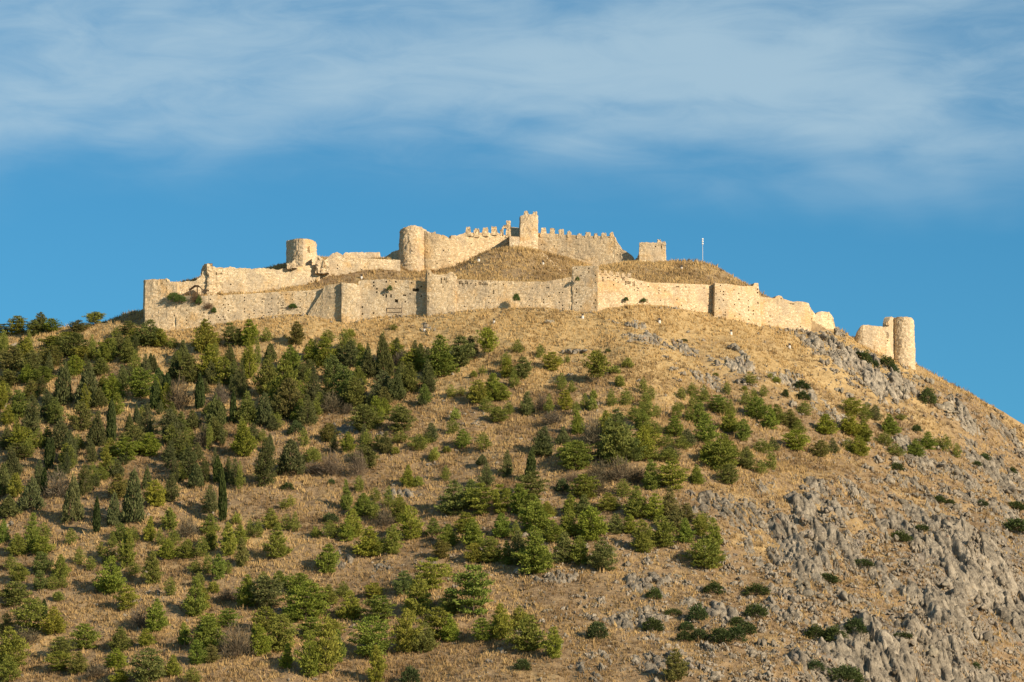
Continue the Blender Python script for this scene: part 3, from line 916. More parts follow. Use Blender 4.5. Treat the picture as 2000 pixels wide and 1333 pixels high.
# floodlights on white plinths
fl_pos = [(1138, 622, 'below the angled square tower'), (965, 632, 'on the grass under the central curtain wall'), (829, 648, 'in front of the split tower'), (1288, 631, 'below the notched curtain wall'),
          (1428, 654, 'below the plain square bastion'), (1542, 680, 'on the grass below the stepped end wall'), (1060.5, 518, 'on the right flank of the central mound'),
          (1331, 527, 'on the face of the right mound'), (706, 545, 'on the grass strip below the keep terrace wall'), (935, 511, 'at the left edge of the central mound')]
fx, fy, fzz, ok = ground_hit([a[0] for a in fl_pos], [a[1] for a in fl_pos])
me_pl = lathe_mesh('plinth', [(0.0, 0.62), (0.30, 0.60), (0.36, 0.0), (0.38, -0.6)], M_CONCRETE, 8)
me_hd = box_mesh('lamp_head', [(0, 0.1, 0.95, 0.52, 0.34, 0.36), (0, 0.1, 0.68, 0.1, 0.1, 0.2), (0, 0.1, 1.15, 0.6, 0.42, 0.05)], M_DARKMETAL)
for i, (u, v, ph) in enumerate(fl_pos):
    t_ = thing('floodlight', 'small dark floodlight on a white plinth ' + ph, 'floodlight', (fx[i], fy[i], fzz[i]), 'floodlights around the castle')
    link('plinth', me_pl, t_)
    link('lamp_head', me_hd, t_)

# ------------------------------------------------------------------ vegetation
def blades(rg, ctr, size, outd, n_per, flat=0.45, up=0.5, wid=0.34, ln=(0.5, 0.95), spread=0.55):
    """leafy sprays: n_per small pointed faces round every centre"""
    m = len(ctr)
    c = np.repeat(ctr, n_per, 0); s = np.repeat(size, n_per); o = np.repeat(outd, n_per, 0)
    k_ = m * n_per
    base = c + rg.normal(0, 0.42, (k_, 3)) * s[:, None] * np.array([1, 1, flat])
    dr = o * 0.75 + np.array([0, 0, up]) + rg.normal(0, spread, (k_, 3))
    dr /= np.linalg.norm(dr, axis=1, keepdims=True)
    sd = np.cross(dr, rg.normal(0, 1, (k_, 3)))
    sd /= np.maximum(np.linalg.norm(sd, axis=1, keepdims=True), 1e-6)
    L_ = s * rg.uniform(ln[0], ln[1], k_)
    W_ = L_ * wid
    q = np.stack([base, base + dr * (L_ * 0.5)[:, None] + sd * (W_ * 0.5)[:, None], base + dr * L_[:, None], base + dr * (L_ * 0.5)[:, None] - sd * (W_ * 0.5)[:, None]], 1)
    return q.reshape(-1, 3), np.arange(k_ * 4).reshape(-1, 4)


def trunk_mesh(name, rg, h, r0, limbs=(), material=M_BARK, lean=0.0):
    vs, fs = [], []
    def tube(p0, p1, ra, rb, seg=6, k_=4, bend=0.0):
        p0, p1 = np.array(p0, float), np.array(p1, float)
        dr = p1 - p0
        ref = np.array([0, 0, 1.0]) if abs(dr[2]) < 0.8 * np.linalg.norm(dr) else np.array([1.0, 0, 0])
        a = np.cross(dr, ref); a /= np.linalg.norm(a)
        b = np.cross(dr, a); b /= np.linalg.norm(b)
        o0 = len(vs)
        for j in range(k_ + 1):
            f_ = j / k_
            c = p0 + dr * f_ + a * bend * math.sin(math.pi * f_)
            r_ = ra + (rb - ra) * f_
            for i in range(seg):
                t_ = 2 * math.pi * i / seg
                vs.append(tuple(c + (a * math.cos(t_) + b * math.sin(t_)) * r_))
        for j in range(k_):
            for i in range(seg):
                i2 = (i + 1) % seg
                fs.append((o0 + j * seg + i, o0 + j * seg + i2, o0 + (j + 1) * seg + i2, o0 + (j + 1) * seg + i))
    tube((0, 0, -0.08), (lean, 0, h), r0, r0 * 0.25, 7, 6, 0.02)
    for (p0, p1, ra) in limbs:
        tube(p0, p1, ra, ra * 0.35, 5, 2, 0.01)
    me = bpy.data.meshes.new(name)
    me.from_pydata(vs, [], fs)
    me.materials.append(material)
    me.update()
    return me


def pine(seed, nwh=9, taper=0.75, low=0.06, peak=0.22, n_per=40, lean=0.0, bare=0.0, clump=0.115, material=None, drop=0.10, var=(0.6, 1.18)):
    """unit pine: height 1, crown about 1 wide; layered feathery whorls round a tapered trunk"""
    rg = np.random.default_rng(seed)
    ctr, size, outd, limbs = [], [], [], []
    side = rg.uniform(0, 2 * np.pi)
    for k_ in range(nwh):
        t_ = low + bare + (0.97 - low - bare) * (k_ / (nwh - 1)) ** 0.95
        tt = (t_ - bare) / (1 - bare)
        r_ = 0.5 * (min(1, 0.55 + 0.45 * tt / peak) if tt < peak else ((1 - tt) / (1 - peak)) ** taper)
        r_ = max(r_, 0.03)
        nb = max(2, int(round(5 + 6 * r_ * 2)))
        a0 = rg.uniform(0, 6.28)
        for j in range(nb):
            a = a0 + 6.283 * j / nb + rg.normal(0, 0.22)
            if rg.random() < drop and r_ > 0.12:
                continue
            L_ = r_ * rg.uniform(*var) * (1 + 0.14 * math.cos(a - side))
            o = np.array([math.cos(a), math.sin(a), 0.0])
            z0 = t_ - 0.015
            rise = L_ * rg.uniform(0.05, 0.32)
            fr = [1.0] if L_ < 0.10 else [0.55, 0.95] if L_ < 0.26 else [0.38, 0.68, 0.98]
            for f_ in fr:
                p_ = np.array([lean * t_, 0, z0]) + o * L_ * f_ + np.array([0, 0, rise * f_ * f_ + rg.normal(0, 0.012)])
                ctr.append(p_); size.append(clump * rg.uniform(0.75, 1.25) * (0.75 + 0.35 * r_ * 2)); outd.append(o)
            if L_ > 0.15:
                limbs.append(((lean * t_, 0, z0 - 0.02), tuple(np.array([lean * t_, 0, z0]) + o * L_ * 0.8 + np.array([0, 0, rise * 0.64])), 0.010))
    v, f_ = blades(rg, np.array(ctr), np.array(size), np.array(outd), n_per, 0.42, 0.35, 0.36, (0.36, 0.76), 0.5)
    return mesh_np('pine_crown', v, f_, material or M_PINE), trunk_mesh('pine_trunk', rg, 0.95, 0.024, limbs[::2], lean=lean)


def conifer(seed, prof, n=430, n_per=11, clump=0.085, material=None, up=0.95, ragged=0.12, inner=0.45, wid=0.34):
    """unit dense conifer: sprays pointing up and out through the outer part of a profile of revolution"""
    rg = np.random.default_rng(seed)
    t_ = rg.uniform(0.02, 0.985, n * 3)
    keep = rg.random(n * 3) < np.array([prof(x) for x in t_]) * 2 + 0.12
    t_ = t_[keep][:n]
    a = rg.uniform(0, 6.283, len(t_))
    lump = 1 + ragged * 1.6 * vnoise(np.cos(a) * 2.2 + 5, np.sin(a) * 2.2 + 5, t_ * 7, seed)
    r_ = np.array([prof(x) for x in t_]) * np.sqrt(rg.uniform(inner, 1.0, len(t_))) * lump
    o = np.stack([np.cos(a), np.sin(a), 0 * a], 1)
    c = o * r_[:, None] + np.stack([0 * t_, 0 * t_, t_], 1)
    s = clump * rg.uniform(0.7, 1.3, len(t_)) * (0.55 + 0.45 * np.clip(np.array([prof(x) for x in t_]) / 0.4, 0, 1))
    v, f_ = blades(rg, c, s, o, n_per, 0.8, up, wid, (0.6, 1.15), 0.42)
    return mesh_np('conifer_crown', v, f_, material or M_CONIFER), trunk_mesh('conifer_trunk', rg, 0.9, 0.02)


def shrub(seed, material, n=150, n_per=13, clump=0.16, wid=0.36, low=0.0, up=0.45, dens=(0.45, 1.0), stems=5):
    rg = np.random.default_rng(seed)
    a = rg.uniform(0, 6.283, n)
    sz = rg.uniform(0.0, 1.0, n)
    rr_ = rg.uniform(dens[0], dens[1], n) ** 0.5
    lump = 1 + 0.22 * vnoise(np.cos(a) * 1.7 + 3, np.sin(a) * 1.7 + 3, sz * 3, seed)
    o = np.stack([np.cos(a) * np.sqrt(1 - sz ** 2), np.sin(a) * np.sqrt(1 - sz ** 2), sz], 1)
    c = o * (rr_ * lump)[:, None] * np.array([0.46, 0.46, 0.88]) + np.array([0, 0, 0.05 + low])
    v, f_ = blades(rg, c, clump * rg.uniform(0.7, 1.3, n), o, n_per, 0.8, up, wid, (0.5, 1.0), 0.5)
    limbs = [((0, 0, 0), (0.3 * math.cos(x), 0.3 * math.sin(x), 0.6), 0.014) for x in np.linspace(0, 5.3, stems)]
    return mesh_np('shrub_foliage', v, f_, material), trunk_mesh('shrub_stem', rg, 0.6, 0.025, limbs)


cone = lambda x: 0.5 * min(1, 0.72 + x * 2.5) * (1 - x) ** 0.72
cone2 = lambda x: 0.5 * min(1, 0.6 + x * 2.2) * (1 - x) ** 0.95
colm = lambda x: 0.5 * min(1, 0.55 + x * 2.6) * (1 - x ** 2.6) ** 0.8
PINES = [pine(1), pine(2, 8, 0.6, 0.05, 0.3), pine(3, 10, 0.85, 0.05, 0.18), pine(4, 7, 0.5, 0.06, 0.38, clump=0.125), pine(5, 9, 0.7, 0.05, 0.25, lean=0.08), pine(6, 8, 0.62, 0.04, 0.34, lean=-0.06), pine(8, 11, 0.8, 0.05, 0.2, 32), pine(9, 8, 0.7, 0.04, 0.2, drop=0.18), pine(14, 10, 1.0, 0.04, 0.15), pine(15, 7, 0.6, 0.08, 0.3, drop=0.18, lean=0.1), pine(16, 9, 0.9, 0.05, 0.22, drop=0.16)]
WIDE = [pine(11, 6, 0.45, 0.08, 0.45, 38, clump=0.12), pine(12, 6, 0.5, 0.06, 0.4, 38, 0.1, clump=0.13), pine(13, 7, 0.42, 0.08, 0.42, 36, -0.08, clump=0.12)]
TRUNKED = [pine(21, 8, 0.5, 0.02, 0.4, 26, 0.03, 0.25)]
ROUND_TREE = [pine(23, 7, 0.42, 0.03, 0.45, 30, 0.0, 0.30, clump=0.13)]
CONIFERS = [pine(81, 14, 0.85, 0.03, 0.15, 28, clump=0.095, material=M_CONIFER), pine(82, 13, 0.7, 0.03, 0.25, 28, 0.05, clump=0.095, material=M_CONIFER), pine(83, 15, 1.0, 0.03, 0.12, 26, clump=0.09, material=M_CONIFER, drop=0.18), pine(84, 12, 0.75, 0.05, 0.3, 30, -0.06, clump=0.1, material=M_CONIFER, drop=0.18), pine(85, 13, 0.8, 0.04, 0.2, 28, clump=0.095, material=M_CONIFER, drop=0.2), conifer(31, cone, 460, 14, 0.08, wid=0.5), conifer(32, cone2, 440, 14, 0.08, wid=0.5), conifer(33, cone, 380, 13, ragged=0.22, inner=0.3, wid=0.45), conifer(34, cone2, 380, 13, ragged=0.28, inner=0.3, wid=0.45)]
CYPRESS = [conifer(41, colm, 520, 10, 0.075, M_CYPRESS, 1.0, 0.08, 0.55, 1.5), conifer(42, colm, 520, 10, 0.075, M_CYPRESS, 1.0, 0.1, 0.55, 1.5)]
EVERG = [shrub(51, M_EVERGREEN), shrub(52, M_EVERGREEN), shrub(53, M_EVERGREEN, 130)]
YOUNG = [shrub(56, M_PINE, 110, 14, 0.2), shrub(57, M_PINE, 120, 13, 0.2), pine(58, 6, 0.55, 0.03, 0.35, 16, clump=0.16)]
BARE = [shrub(61, M_TWIG, 170, 9, 0.26, 0.075, 0.0, 0.6, (0.1, 1.0), 8), shrub(62, M_TWIG, 150, 9, 0.28, 0.08, 0.0, 0.6, (0.1, 1.0), 8)]

KINDS = {  # code: (object name, meshes, crown part, stem part, category, noun, tint lo, tint hi)
    'p': ('pine_tree', PINES, 'crown', 'trunk', 'tree', 'pine'),
    'w': ('pine_tree', WIDE, 'crown', 'trunk', 'tree', 'spreading pine'),
    't': ('pine_tree', TRUNKED, 'crown', 'trunk', 'tree', 'bare-trunked pine'),
    'o': ('round_tree', ROUND_TREE, 'crown', 'trunk', 'tree', 'round-crowned tree'),
    'k': ('conifer_tree', CONIFERS, 'crown', 'trunk', 'tree', 'dark dull conifer'),
    'c': ('cypress_tree', CYPRESS, 'crown', 'trunk', 'tree', 'slender columnar cypress'),
    'r': ('young_pine', YOUNG, 'foliage', 'stem', 'shrub', 'small bushy young pine'),
    'e': ('evergreen_shrub', EVERG, 'foliage', 'stem', 'shrub', 'dark evergreen shrub'),
    'b': ('bare_shrub', BARE, 'twigs', 'stem', 'shrub', 'leafless grey-brown shrub'),
}
GROUPS = {'p': 'pines on the hillside', 'w': 'pines on the hillside', 't': 'pines on the hillside', 'o': None, 'k': 'dark conifers on the hillside', 'c': 'slender cypresses on the hillside',
          'r': 'young pines on the hillside', 'e': 'evergreen shrubs on the hillside', 'b': 'leafless shrubs on the hillside'}

TILES = {  # crop origin, scale, entries "x,ybase,w,h,kind"
 (0, 580, 4.0): """20,285,130,100,w 130,300,190,150,w 270,310,140,130,w 320,280,130,165,p 410,280,140,110,w 615,290,170,105,w 740,207,140,118,o 20,440,70,110,p 1000,310,150,120,w 920,330,110,80,w 1160,390,230,190,p
 1060,390,130,120,w 1250,400,150,130,p 1350,410,100,70,w 725,430,90,85,p 400,400,200,80,w 550,370,170,80,w 850,430,180,90,w 820,530,130,130,p 1000,520,140,170,p 930,450,130,130,p 80,600,180,170,w 200,470,100,100,p 260,620,180,160,p
 420,480,150,100,w 390,560,180,140,w 570,470,230,150,w 590,620,150,130,p 640,520,180,100,w 490,850,150,350,k 680,870,160,370,k 780,620,140,110,p 330,690,150,110,w 60,720,180,110,w 220,680,120,130,p 1140,650,90,200,k 1020,690,120,140,k
 920,690,110,110,b 870,830,170,180,p 1100,800,200,190,w 800,780,120,130,p 1210,890,75,230,c 1250,740,75,180,c 1320,880,85,280,c 1370,660,110,220,k 1480,680,180,190,p 1400,890,140,230,b 1560,880,66,270,c 1600,440,190,210,p 1790,390,140,160,w
 1860,390,110,120,p 1950,390,130,180,p 1650,620,180,200,p 1760,690,160,180,p 1880,800,120,300,k 1950,640,110,260,p 1720,860,120,150,b 1690,1020,140,250,k 1820,1000,48,260,c 1940,1000,170,200,p 240,1110,140,330,k 360,960,110,230,k 150,960,160,190,p
 870,1150,64,340,c 640,1050,170,180,p 760,1180,140,280,k 430,1000,140,160,p 470,1200,160,250,k 1150,1110,170,270,k 1330,1150,170,270,k 1500,1040,150,150,k 390,1310,58,200,c 1030,1230,200,180,p 1000,1290,180,150,w 860,1280,140,140,p 130,1290,170,110,w
 180,1220,180,160,p 40,1200,90,200,k 1680,1130,160,150,p 1590,1180,110,160,b 1900,1250,190,220,p 560,1250,120,200,k 1180,1250,160,150,p 1440,1280,170,170,p 1340,1280,140,150,k 1540,1290,110,150,k 1980,1150,110,160,k 60,1010,110,130,p 300,1190,100,120,p""",
 (500, 600, 4.0): """80,280,110,100,p 310,300,150,160,p 560,290,110,90,p 735,240,70,65,r 1080,185,70,50,r 110,430,100,140,k 280,520,200,180,p 540,470,170,190,p 500,480,90,100,p 600,600,150,180,p 720,330,140,90,p 740,480,150,210,k 1000,560,130,360,k 880,560,160,200,k
 1100,420,170,130,p 1240,430,80,170,k 1130,480,120,130,b 1430,550,280,270,p 1590,470,200,190,p 1670,390,150,160,k 1820,410,140,200,t 1240,520,150,150,p 1340,650,120,240,k 1190,680,170,200,p 1090,740,140,260,k 990,720,170,220,k 700,760,200,240,p 780,800,180,200,p
 460,760,150,290,k 360,600,130,140,p 90,700,200,260,p 200,830,220,330,p 60,930,130,260,k 270,880,200,260,p 400,930,150,240,k 170,880,120,230,k 600,830,180,140,b 720,840,100,70,b 1000,860,110,120,p 900,800,90,120,k 860,980,220,170,w 1140,980,200,160,w 1130,1070,150,80,w
 560,1060,130,120,p 310,1000,110,100,e 730,1140,110,130,p 870,1110,90,120,p 960,1120,110,90,p 1010,1150,110,140,p 1090,1155,50,45,r 1275,1130,130,100,p 1350,1070,80,70,p 1530,1000,100,100,p 1490,1140,45,40,r 1610,1115,120,125,p 1780,1120,110,110,p 1555,890,60,75,r
 1520,720,75,85,r 1600,700,65,55,r 1700,560,45,45,r 1770,540,60,60,r 1740,760,160,150,p 1850,740,150,180,p 1930,740,120,110,p 1800,830,110,100,p 1900,910,150,100,w 1970,560,120,130,p 1960,470,90,90,p 1980,850,70,80,p 50,1070,90,90,p 430,1200,130,80,w
 830,1210,150,110,p 1390,1195,60,70,r 0,230,60,60,p 420,560,110,120,p 640,440,110,130,k 800,640,120,140,p 560,700,110,110,p 340,760,110,150,p 1000,480,90,120,p 820,420,120,110,p""",
 (1000, 580, 4.0): """45,445,95,85,p 215,485,65,90,p 80,650,130,140,p 15,720,80,130,p 310,585,140,120,w 435,525,40,55,r 375,540,50,60,r 670,690,170,215,t 800,610,80,55,r 900,565,75,65,r 845,705,60,70,r 385,735,80,105,p 465,755,65,80,p 1030,770,65,110,p 1085,815,70,90,p
 775,865,90,115,p 885,860,105,110,p 120,935,105,160,p 290,920,75,130,p 410,890,110,130,p 635,810,45,60,r 570,880,70,100,p 630,890,60,75,r 500,930,65,85,p 230,900,90,120,b 520,1085,100,155,p 330,1000,150,100,b 240,1240,180,220,k 400,1160,100,140,k 490,1280,220,110,w
 740,1100,150,170,p 640,1170,160,200,b 800,1200,200,260,p 830,980,70,60,b 1330,815,70,85,p 1405,790,80,90,p 1500,830,90,110,p 1685,770,55,85,p 1855,695,90,80,r 1590,625,40,20,r 1815,740,40,30,r 1965,785,60,70,p 1830,860,90,100,p 1890,820,70,80,p 1050,880,90,100,p
 1010,920,70,80,p 960,990,110,110,p 1060,970,100,120,p 1020,1040,120,130,p 1130,950,60,90,p 1280,970,90,110,p 1420,900,110,110,p 1460,1020,150,170,p 1380,980,80,90,p 1310,900,80,60,p 1600,910,150,110,w 1660,930,90,90,p 1710,940,70,110,p 1700,1060,150,140,p
 1910,960,160,140,p 1940,900,90,90,p 1980,1020,80,60,p 1810,1130,110,140,p 1520,1150,170,190,p 1280,1100,150,130,p 1110,1090,120,90,p 1040,1170,180,130,p 1190,1180,130,80,p 1380,1180,120,140,k 1330,1200,120,90,p 1650,1230,150,130,p 1540,1270,130,100,p 1730,1260,120,80,w
 1840,1280,110,70,w 1240,1270,160,100,k 1100,1290,140,90,p 950,1290,160,150,p 1950,1230,140,90,p 700,1270,120,110,k 750,440,40,30,e 1345,355,60,25,e""",
 (1500, 600, 4.0): """265,650,115,70,e 275,730,100,65,e 15,565,40,40,r 65,600,60,40,r 135,710,45,60,e 660,850,160,110,w 770,850,90,80,p 840,890,120,120,k 750,900,100,80,p 640,1000,180,140,p 750,1060,160,140,p 450,1000,150,130,p 950,1000,140,130,p 920,1090,120,90,p 60,900,130,110,p
 20,960,100,140,p 290,850,110,90,w 180,950,160,120,p 240,1000,120,90,p 220,1130,190,130,w 410,1180,130,105,w 510,1150,110,120,k 720,1170,160,130,p 630,1130,110,80,w 1000,1170,150,80,w 1150,1180,150,120,p 1255,1115,120,110,p 1330,1100,80,60,p 1385,1140,90,110,p
 1475,1185,65,90,p 1160,980,70,60,e 1030,890,80,40,r 1255,765,110,120,e 1690,1205,70,45,e 1630,1250,70,40,e 930,475,100,95,e 985,525,70,65,e 770,450,80,100,e 840,490,60,65,e 700,390,100,45,e 40,1130,110,110,k""",
 (0, 860, 2.818): """270,165,40,170,c 380,160,80,120,k 70,210,100,160,k 20,310,80,180,k 210,270,70,160,k 240,300,33,140,c 400,455,100,260,k 460,310,80,170,k 170,390,110,180,k 80,320,90,110,p 50,430,120,120,k 320,320,110,130,b 530,515,33,195,c 625,475,75,180,k 735,455,120,290,k
 650,330,90,110,p 560,230,90,65,p 860,370,120,120,p 940,340,100,150,k 1040,215,120,170,k 940,160,80,130,k 1160,400,100,150,k 1228,450,40,300,c 1195,240,42,150,c 1300,255,90,150,k 20,570,60,110,p 180,600,80,160,p 245,560,70,80,p 100,640,110,100,p 230,640,120,90,p 390,580,60,70,p
 230,740,110,100,p 60,720,70,70,p 110,780,90,80,p 330,770,90,110,p 220,830,80,90,p 290,830,70,70,p 345,820,50,60,p 70,920,150,110,w 155,1070,170,150,w 205,940,80,60,p 245,990,30,110,c 300,1070,120,120,p 320,890,50,40,r 435,690,60,80,p 500,720,60,60,p 620,595,50,70,p
 560,640,50,60,r 605,680,90,70,p 660,560,90,80,p 735,570,60,70,p 700,700,90,170,p 615,850,140,170,p 735,750,70,60,p 820,560,70,110,p 880,585,50,80,p 840,800,90,150,p 690,940,110,110,w 940,500,80,100,p 950,590,70,80,p 920,660,110,90,p 1030,540,100,100,b 1030,660,100,90,p
 1110,650,70,90,p 1155,520,90,90,p 1160,610,80,110,p 1260,640,80,150,p 1330,700,70,130,p 1320,580,80,90,p 1300,470,50,50,r 1375,540,60,80,p 1080,740,70,60,p 1140,740,60,90,p 1205,770,70,110,p 1255,740,50,60,p 940,860,60,80,p 1070,970,110,170,p 1120,940,80,110,p 1100,820,60,70,p
 1175,845,50,50,r 1260,890,100,60,b 1365,920,110,140,p 860,1060,120,150,p 770,1040,100,110,b 1015,1130,70,100,p 1140,1170,180,160,p 1080,1240,100,110,p 1165,1230,90,80,p 1150,1060,120,80,w 1250,1030,100,80,w 1300,1200,150,170,b 1390,1170,60,130,p 660,1170,120,110,p 800,1140,90,80,p
 470,1150,140,110,w 340,1200,120,90,w 330,1280,120,90,w 430,1290,110,100,p 60,1250,170,180,p 40,1335,130,120,p 30,1080,80,100,p 150,1130,130,80,b 640,1260,120,90,p 660,1345,90,80,p 815,1335,190,150,p 945,1300,90,90,p 530,1310,110,70,b 1065,1345,90,70,p""",
 (500, 860, 2.818): """45,255,130,250,k 190,190,140,190,k 320,190,100,60,b 310,130,90,70,p 420,200,100,120,b 560,200,90,130,b 620,160,100,100,p 175,280,60,45,e 415,250,35,35,e 570,290,60,70,p 500,390,60,140,p 190,370,50,50,r 155,385,50,45,r 80,490,90,90,p 120,650,120,150,p 170,500,60,70,p
 215,510,50,90,p 15,540,50,80,p 660,340,60,60,p 730,380,60,100,p 590,420,120,100,p 650,440,70,80,p 410,460,80,60,e 410,545,80,80,p 335,540,45,45,r 530,540,120,130,p 500,560,80,100,p 790,450,110,120,p 715,480,80,90,b 625,640,150,130,p 670,640,80,80,p 855,550,120,150,p 745,630,90,130,p
 835,265,65,105,p 890,260,45,45,r 1045,230,50,70,p 975,120,40,50,r 1270,260,90,130,k 1245,140,70,60,k 1380,205,70,150,k 1090,410,160,150,p 1180,370,100,120,p 1240,420,140,140,w 1350,410,120,130,w 975,530,90,80,p 1060,590,120,100,p 1020,655,100,80,w 1150,520,110,90,p 1200,600,130,130,p
 1200,680,100,90,p 1350,540,100,110,p 1300,680,130,120,p 1390,690,70,110,p 385,740,110,130,p 60,930,160,140,w 40,800,70,60,p 130,820,90,80,p 235,850,130,90,w 265,1000,200,170,w 200,1010,90,80,p 400,910,110,90,p 480,870,90,70,p 530,990,120,130,p 650,880,110,70,w 680,1010,180,120,w
 805,860,100,110,p 885,970,140,180,p 965,830,170,140,w 1200,970,220,220,w 1070,965,110,120,p 640,1200,210,180,w 830,1170,130,190,p 930,1170,130,130,p 1000,1100,170,140,w 1070,1110,100,120,p 1250,1110,110,100,w 1345,1100,110,160,p 660,1335,100,160,p 850,1345,90,90,e 60,1060,140,110,p
 140,1170,160,170,p 30,1190,100,140,p 170,1260,70,110,p 300,1310,110,210,p 380,1290,130,250,p 450,1230,80,150,p 430,1080,100,70,w 300,1090,130,90,w""",
 (1000, 860, 2.818): """100,235,46,180,c 345,170,160,130,w 165,90,110,120,k 570,140,160,190,p 600,230,130,120,b 480,240,120,110,b 690,240,90,80,b 765,280,90,140,p 890,280,150,130,w 1015,250,80,90,p 1080,130,80,90,p 1150,170,180,140,p 1195,250,110,90,w 1290,160,90,100,p 1370,190,70,60,w
 720,110,120,150,p 870,130,90,70,p 400,330,150,110,w 470,310,110,100,b 280,290,70,70,e 330,240,80,60,b 110,330,170,120,w 40,410,100,130,p 110,420,120,100,p 320,420,90,100,p 400,430,110,100,p 310,530,110,120,p 440,560,150,150,p 130,520,160,140,p 190,430,100,70,p 220,570,120,100,p
 40,690,120,150,p 130,740,190,210,p 290,680,110,140,p 380,690,120,130,p 495,715,140,145,p 20,560,60,90,p 570,520,90,90,p 680,430,150,140,p 650,520,80,90,p 530,390,120,80,p 610,320,80,80,p 720,625,110,150,p 790,450,110,120,p 865,440,90,150,p 830,590,140,140,p 900,510,100,100,p
 960,570,90,110,p 960,450,90,80,p 1040,470,90,60,w 1110,600,90,140,p 1045,530,80,90,p 1060,710,170,130,w 1110,700,90,130,p 780,880,75,60,e 1105,850,95,65,e 1345,860,110,65,e 1025,995,85,85,e 1340,980,110,80,e 775,1055,110,70,e 960,1055,70,50,e 945,1110,80,55,e 1030,1105,80,60,e
 1240,1030,90,50,e 1140,1120,110,80,e 1230,1110,100,90,e 1290,1070,100,60,e 470,1100,100,90,e 90,1165,180,160,p 40,1050,120,110,p 230,1205,105,140,p 890,1330,120,140,p 55,1270,80,60,e 885,970,80,40,e""",
 (1500, 860, 2.818): """20,170,60,90,p 730,565,100,60,e 845,505,80,40,e 940,350,70,40,e 1000,360,50,30,e 1180,370,60,35,e 1360,390,100,45,e 1380,510,160,70,e 1190,105,50,30,e 1345,190,40,40,e 480,1070,100,80,e 260,1110,110,80,e 370,1110,110,80,e 520,700,110,40,e 320,790,120,50,e 740,1100,100,40,e
 400,1335,180,90,e 260,1280,90,60,e 450,1345,140,100,e 1140,1265,50,40,e 705,170,80,40,e""",
}
plants = []
for (x0, y0, s_), txt in TILES.items():
    for tok in txt.split():
        a = tok.split(',')
        plants.append([x0 + float(a[0]) / s_, y0 + float(a[1]) / s_, float(a[2]) / s_, float(a[3]) / s_, a[4]])
grove = np.random.default_rng(5)
for _ in range(170):
    uu, vv = grove.uniform(0, 880), grove.uniform(690, 960)
    if vv > 905 - 0.06 * (uu - 300) and uu > 480 or uu > 800 and vv < 660:
        continue
    plants.append([uu, vv, grove.uniform(14, 30), grove.uniform(24, 50), 'k' if grove.random() < 0.5 else 'p'])
PU = np.array([p_[0] for p_ in plants]); PV = np.array([p_[1] for p_ in plants])
# the ground point below the visible foot of each plant (skyline trees stand on the crest)
gx, gy, gz, ok = ground_hit(PU, PV - 1.0)
for i in range(len(plants)):
    if not ok[i]:
        gx[i], gy[i], gz[i], o_ = [float(q_[0]) for q_ in ground_hit([PU[i]], [PV[i] + 6])]

ORD = ['first', 'second', 'third', 'fourth', 'fifth', 'sixth', 'seventh', 'eighth', 'ninth', 'tenth', 'eleventh', 'twelfth', 'thirteenth', 'fourteenth', 'fifteenth', 'sixteenth', 'seventeenth', 'eighteenth', 'nineteenth', 'twentieth']
COLS = [(140, 'below the lone round tree'), (283, 'left of the corner bastion'), (420, 'below the corner bastion'), (560, 'below the long curtain wall'), (700, 'below the broken round tower'), (830, 'below the great round tower'),
        (985, 'below the split tower'), (1120, 'below the central mound'), (1250, 'below the angled square tower'), (1390, 'below the notched battlements'), (1500, 'below the plain bastion'),
        (1640, 'below the stepped end wall'), (1800, 'below the round end tower'), (9999, 'beyond the round end tower')]
COLS[0] = (140, 'at the far left edge')
ROWS = [(690, 'under the walls'), (755, 'high on slope'), (820, 'on upper slope'), (890, 'above mid slope'), (960, 'at mid slope'), (1040, 'below mid slope'), (1120, 'on lower slope'),
        (1200, 'low on slope'), (1270, 'near bottom'), (9999, 'at bottom edge')]


def region(u, v):
    return next(i for i, c in enumerate(COLS) if u < c[0]), next(i for i, r_ in enumerate(ROWS) if v < r_[0])


def make_labels(items):
    """items: (u, v, look). One label each: look + place; look-alikes in one place are counted from the left"""
    cells = {}
    for i, (u, v, look) in enumerate(items):
        cells.setdefault((look,) + region(u, v), []).append(i)
    out = [''] * len(items)
    for (look, c, r_), ids in cells.items():
        ids.sort(key=lambda i: items[i][0])
        place = ROWS[r_][1] + ' ' + COLS[c][1]
        for k_, i in enumerate(ids):
            if len(ids) == 1:
                out[i] = f'{look} {place}'
            elif len(ids) == 2:
                out[i] = f'{look}, {("left", "right")[k_]} of two {place}'
            elif k_ == len(ids) - 1:
                out[i] = f'{look}, rightmost {place}'
            else:
                out[i] = f'{look}, {ORD[k_]} from left {place}'
    return out


def size_word(h):
    return 'tall' if h > 9 else 'small' if h < 4.2 else 'mid-sized'


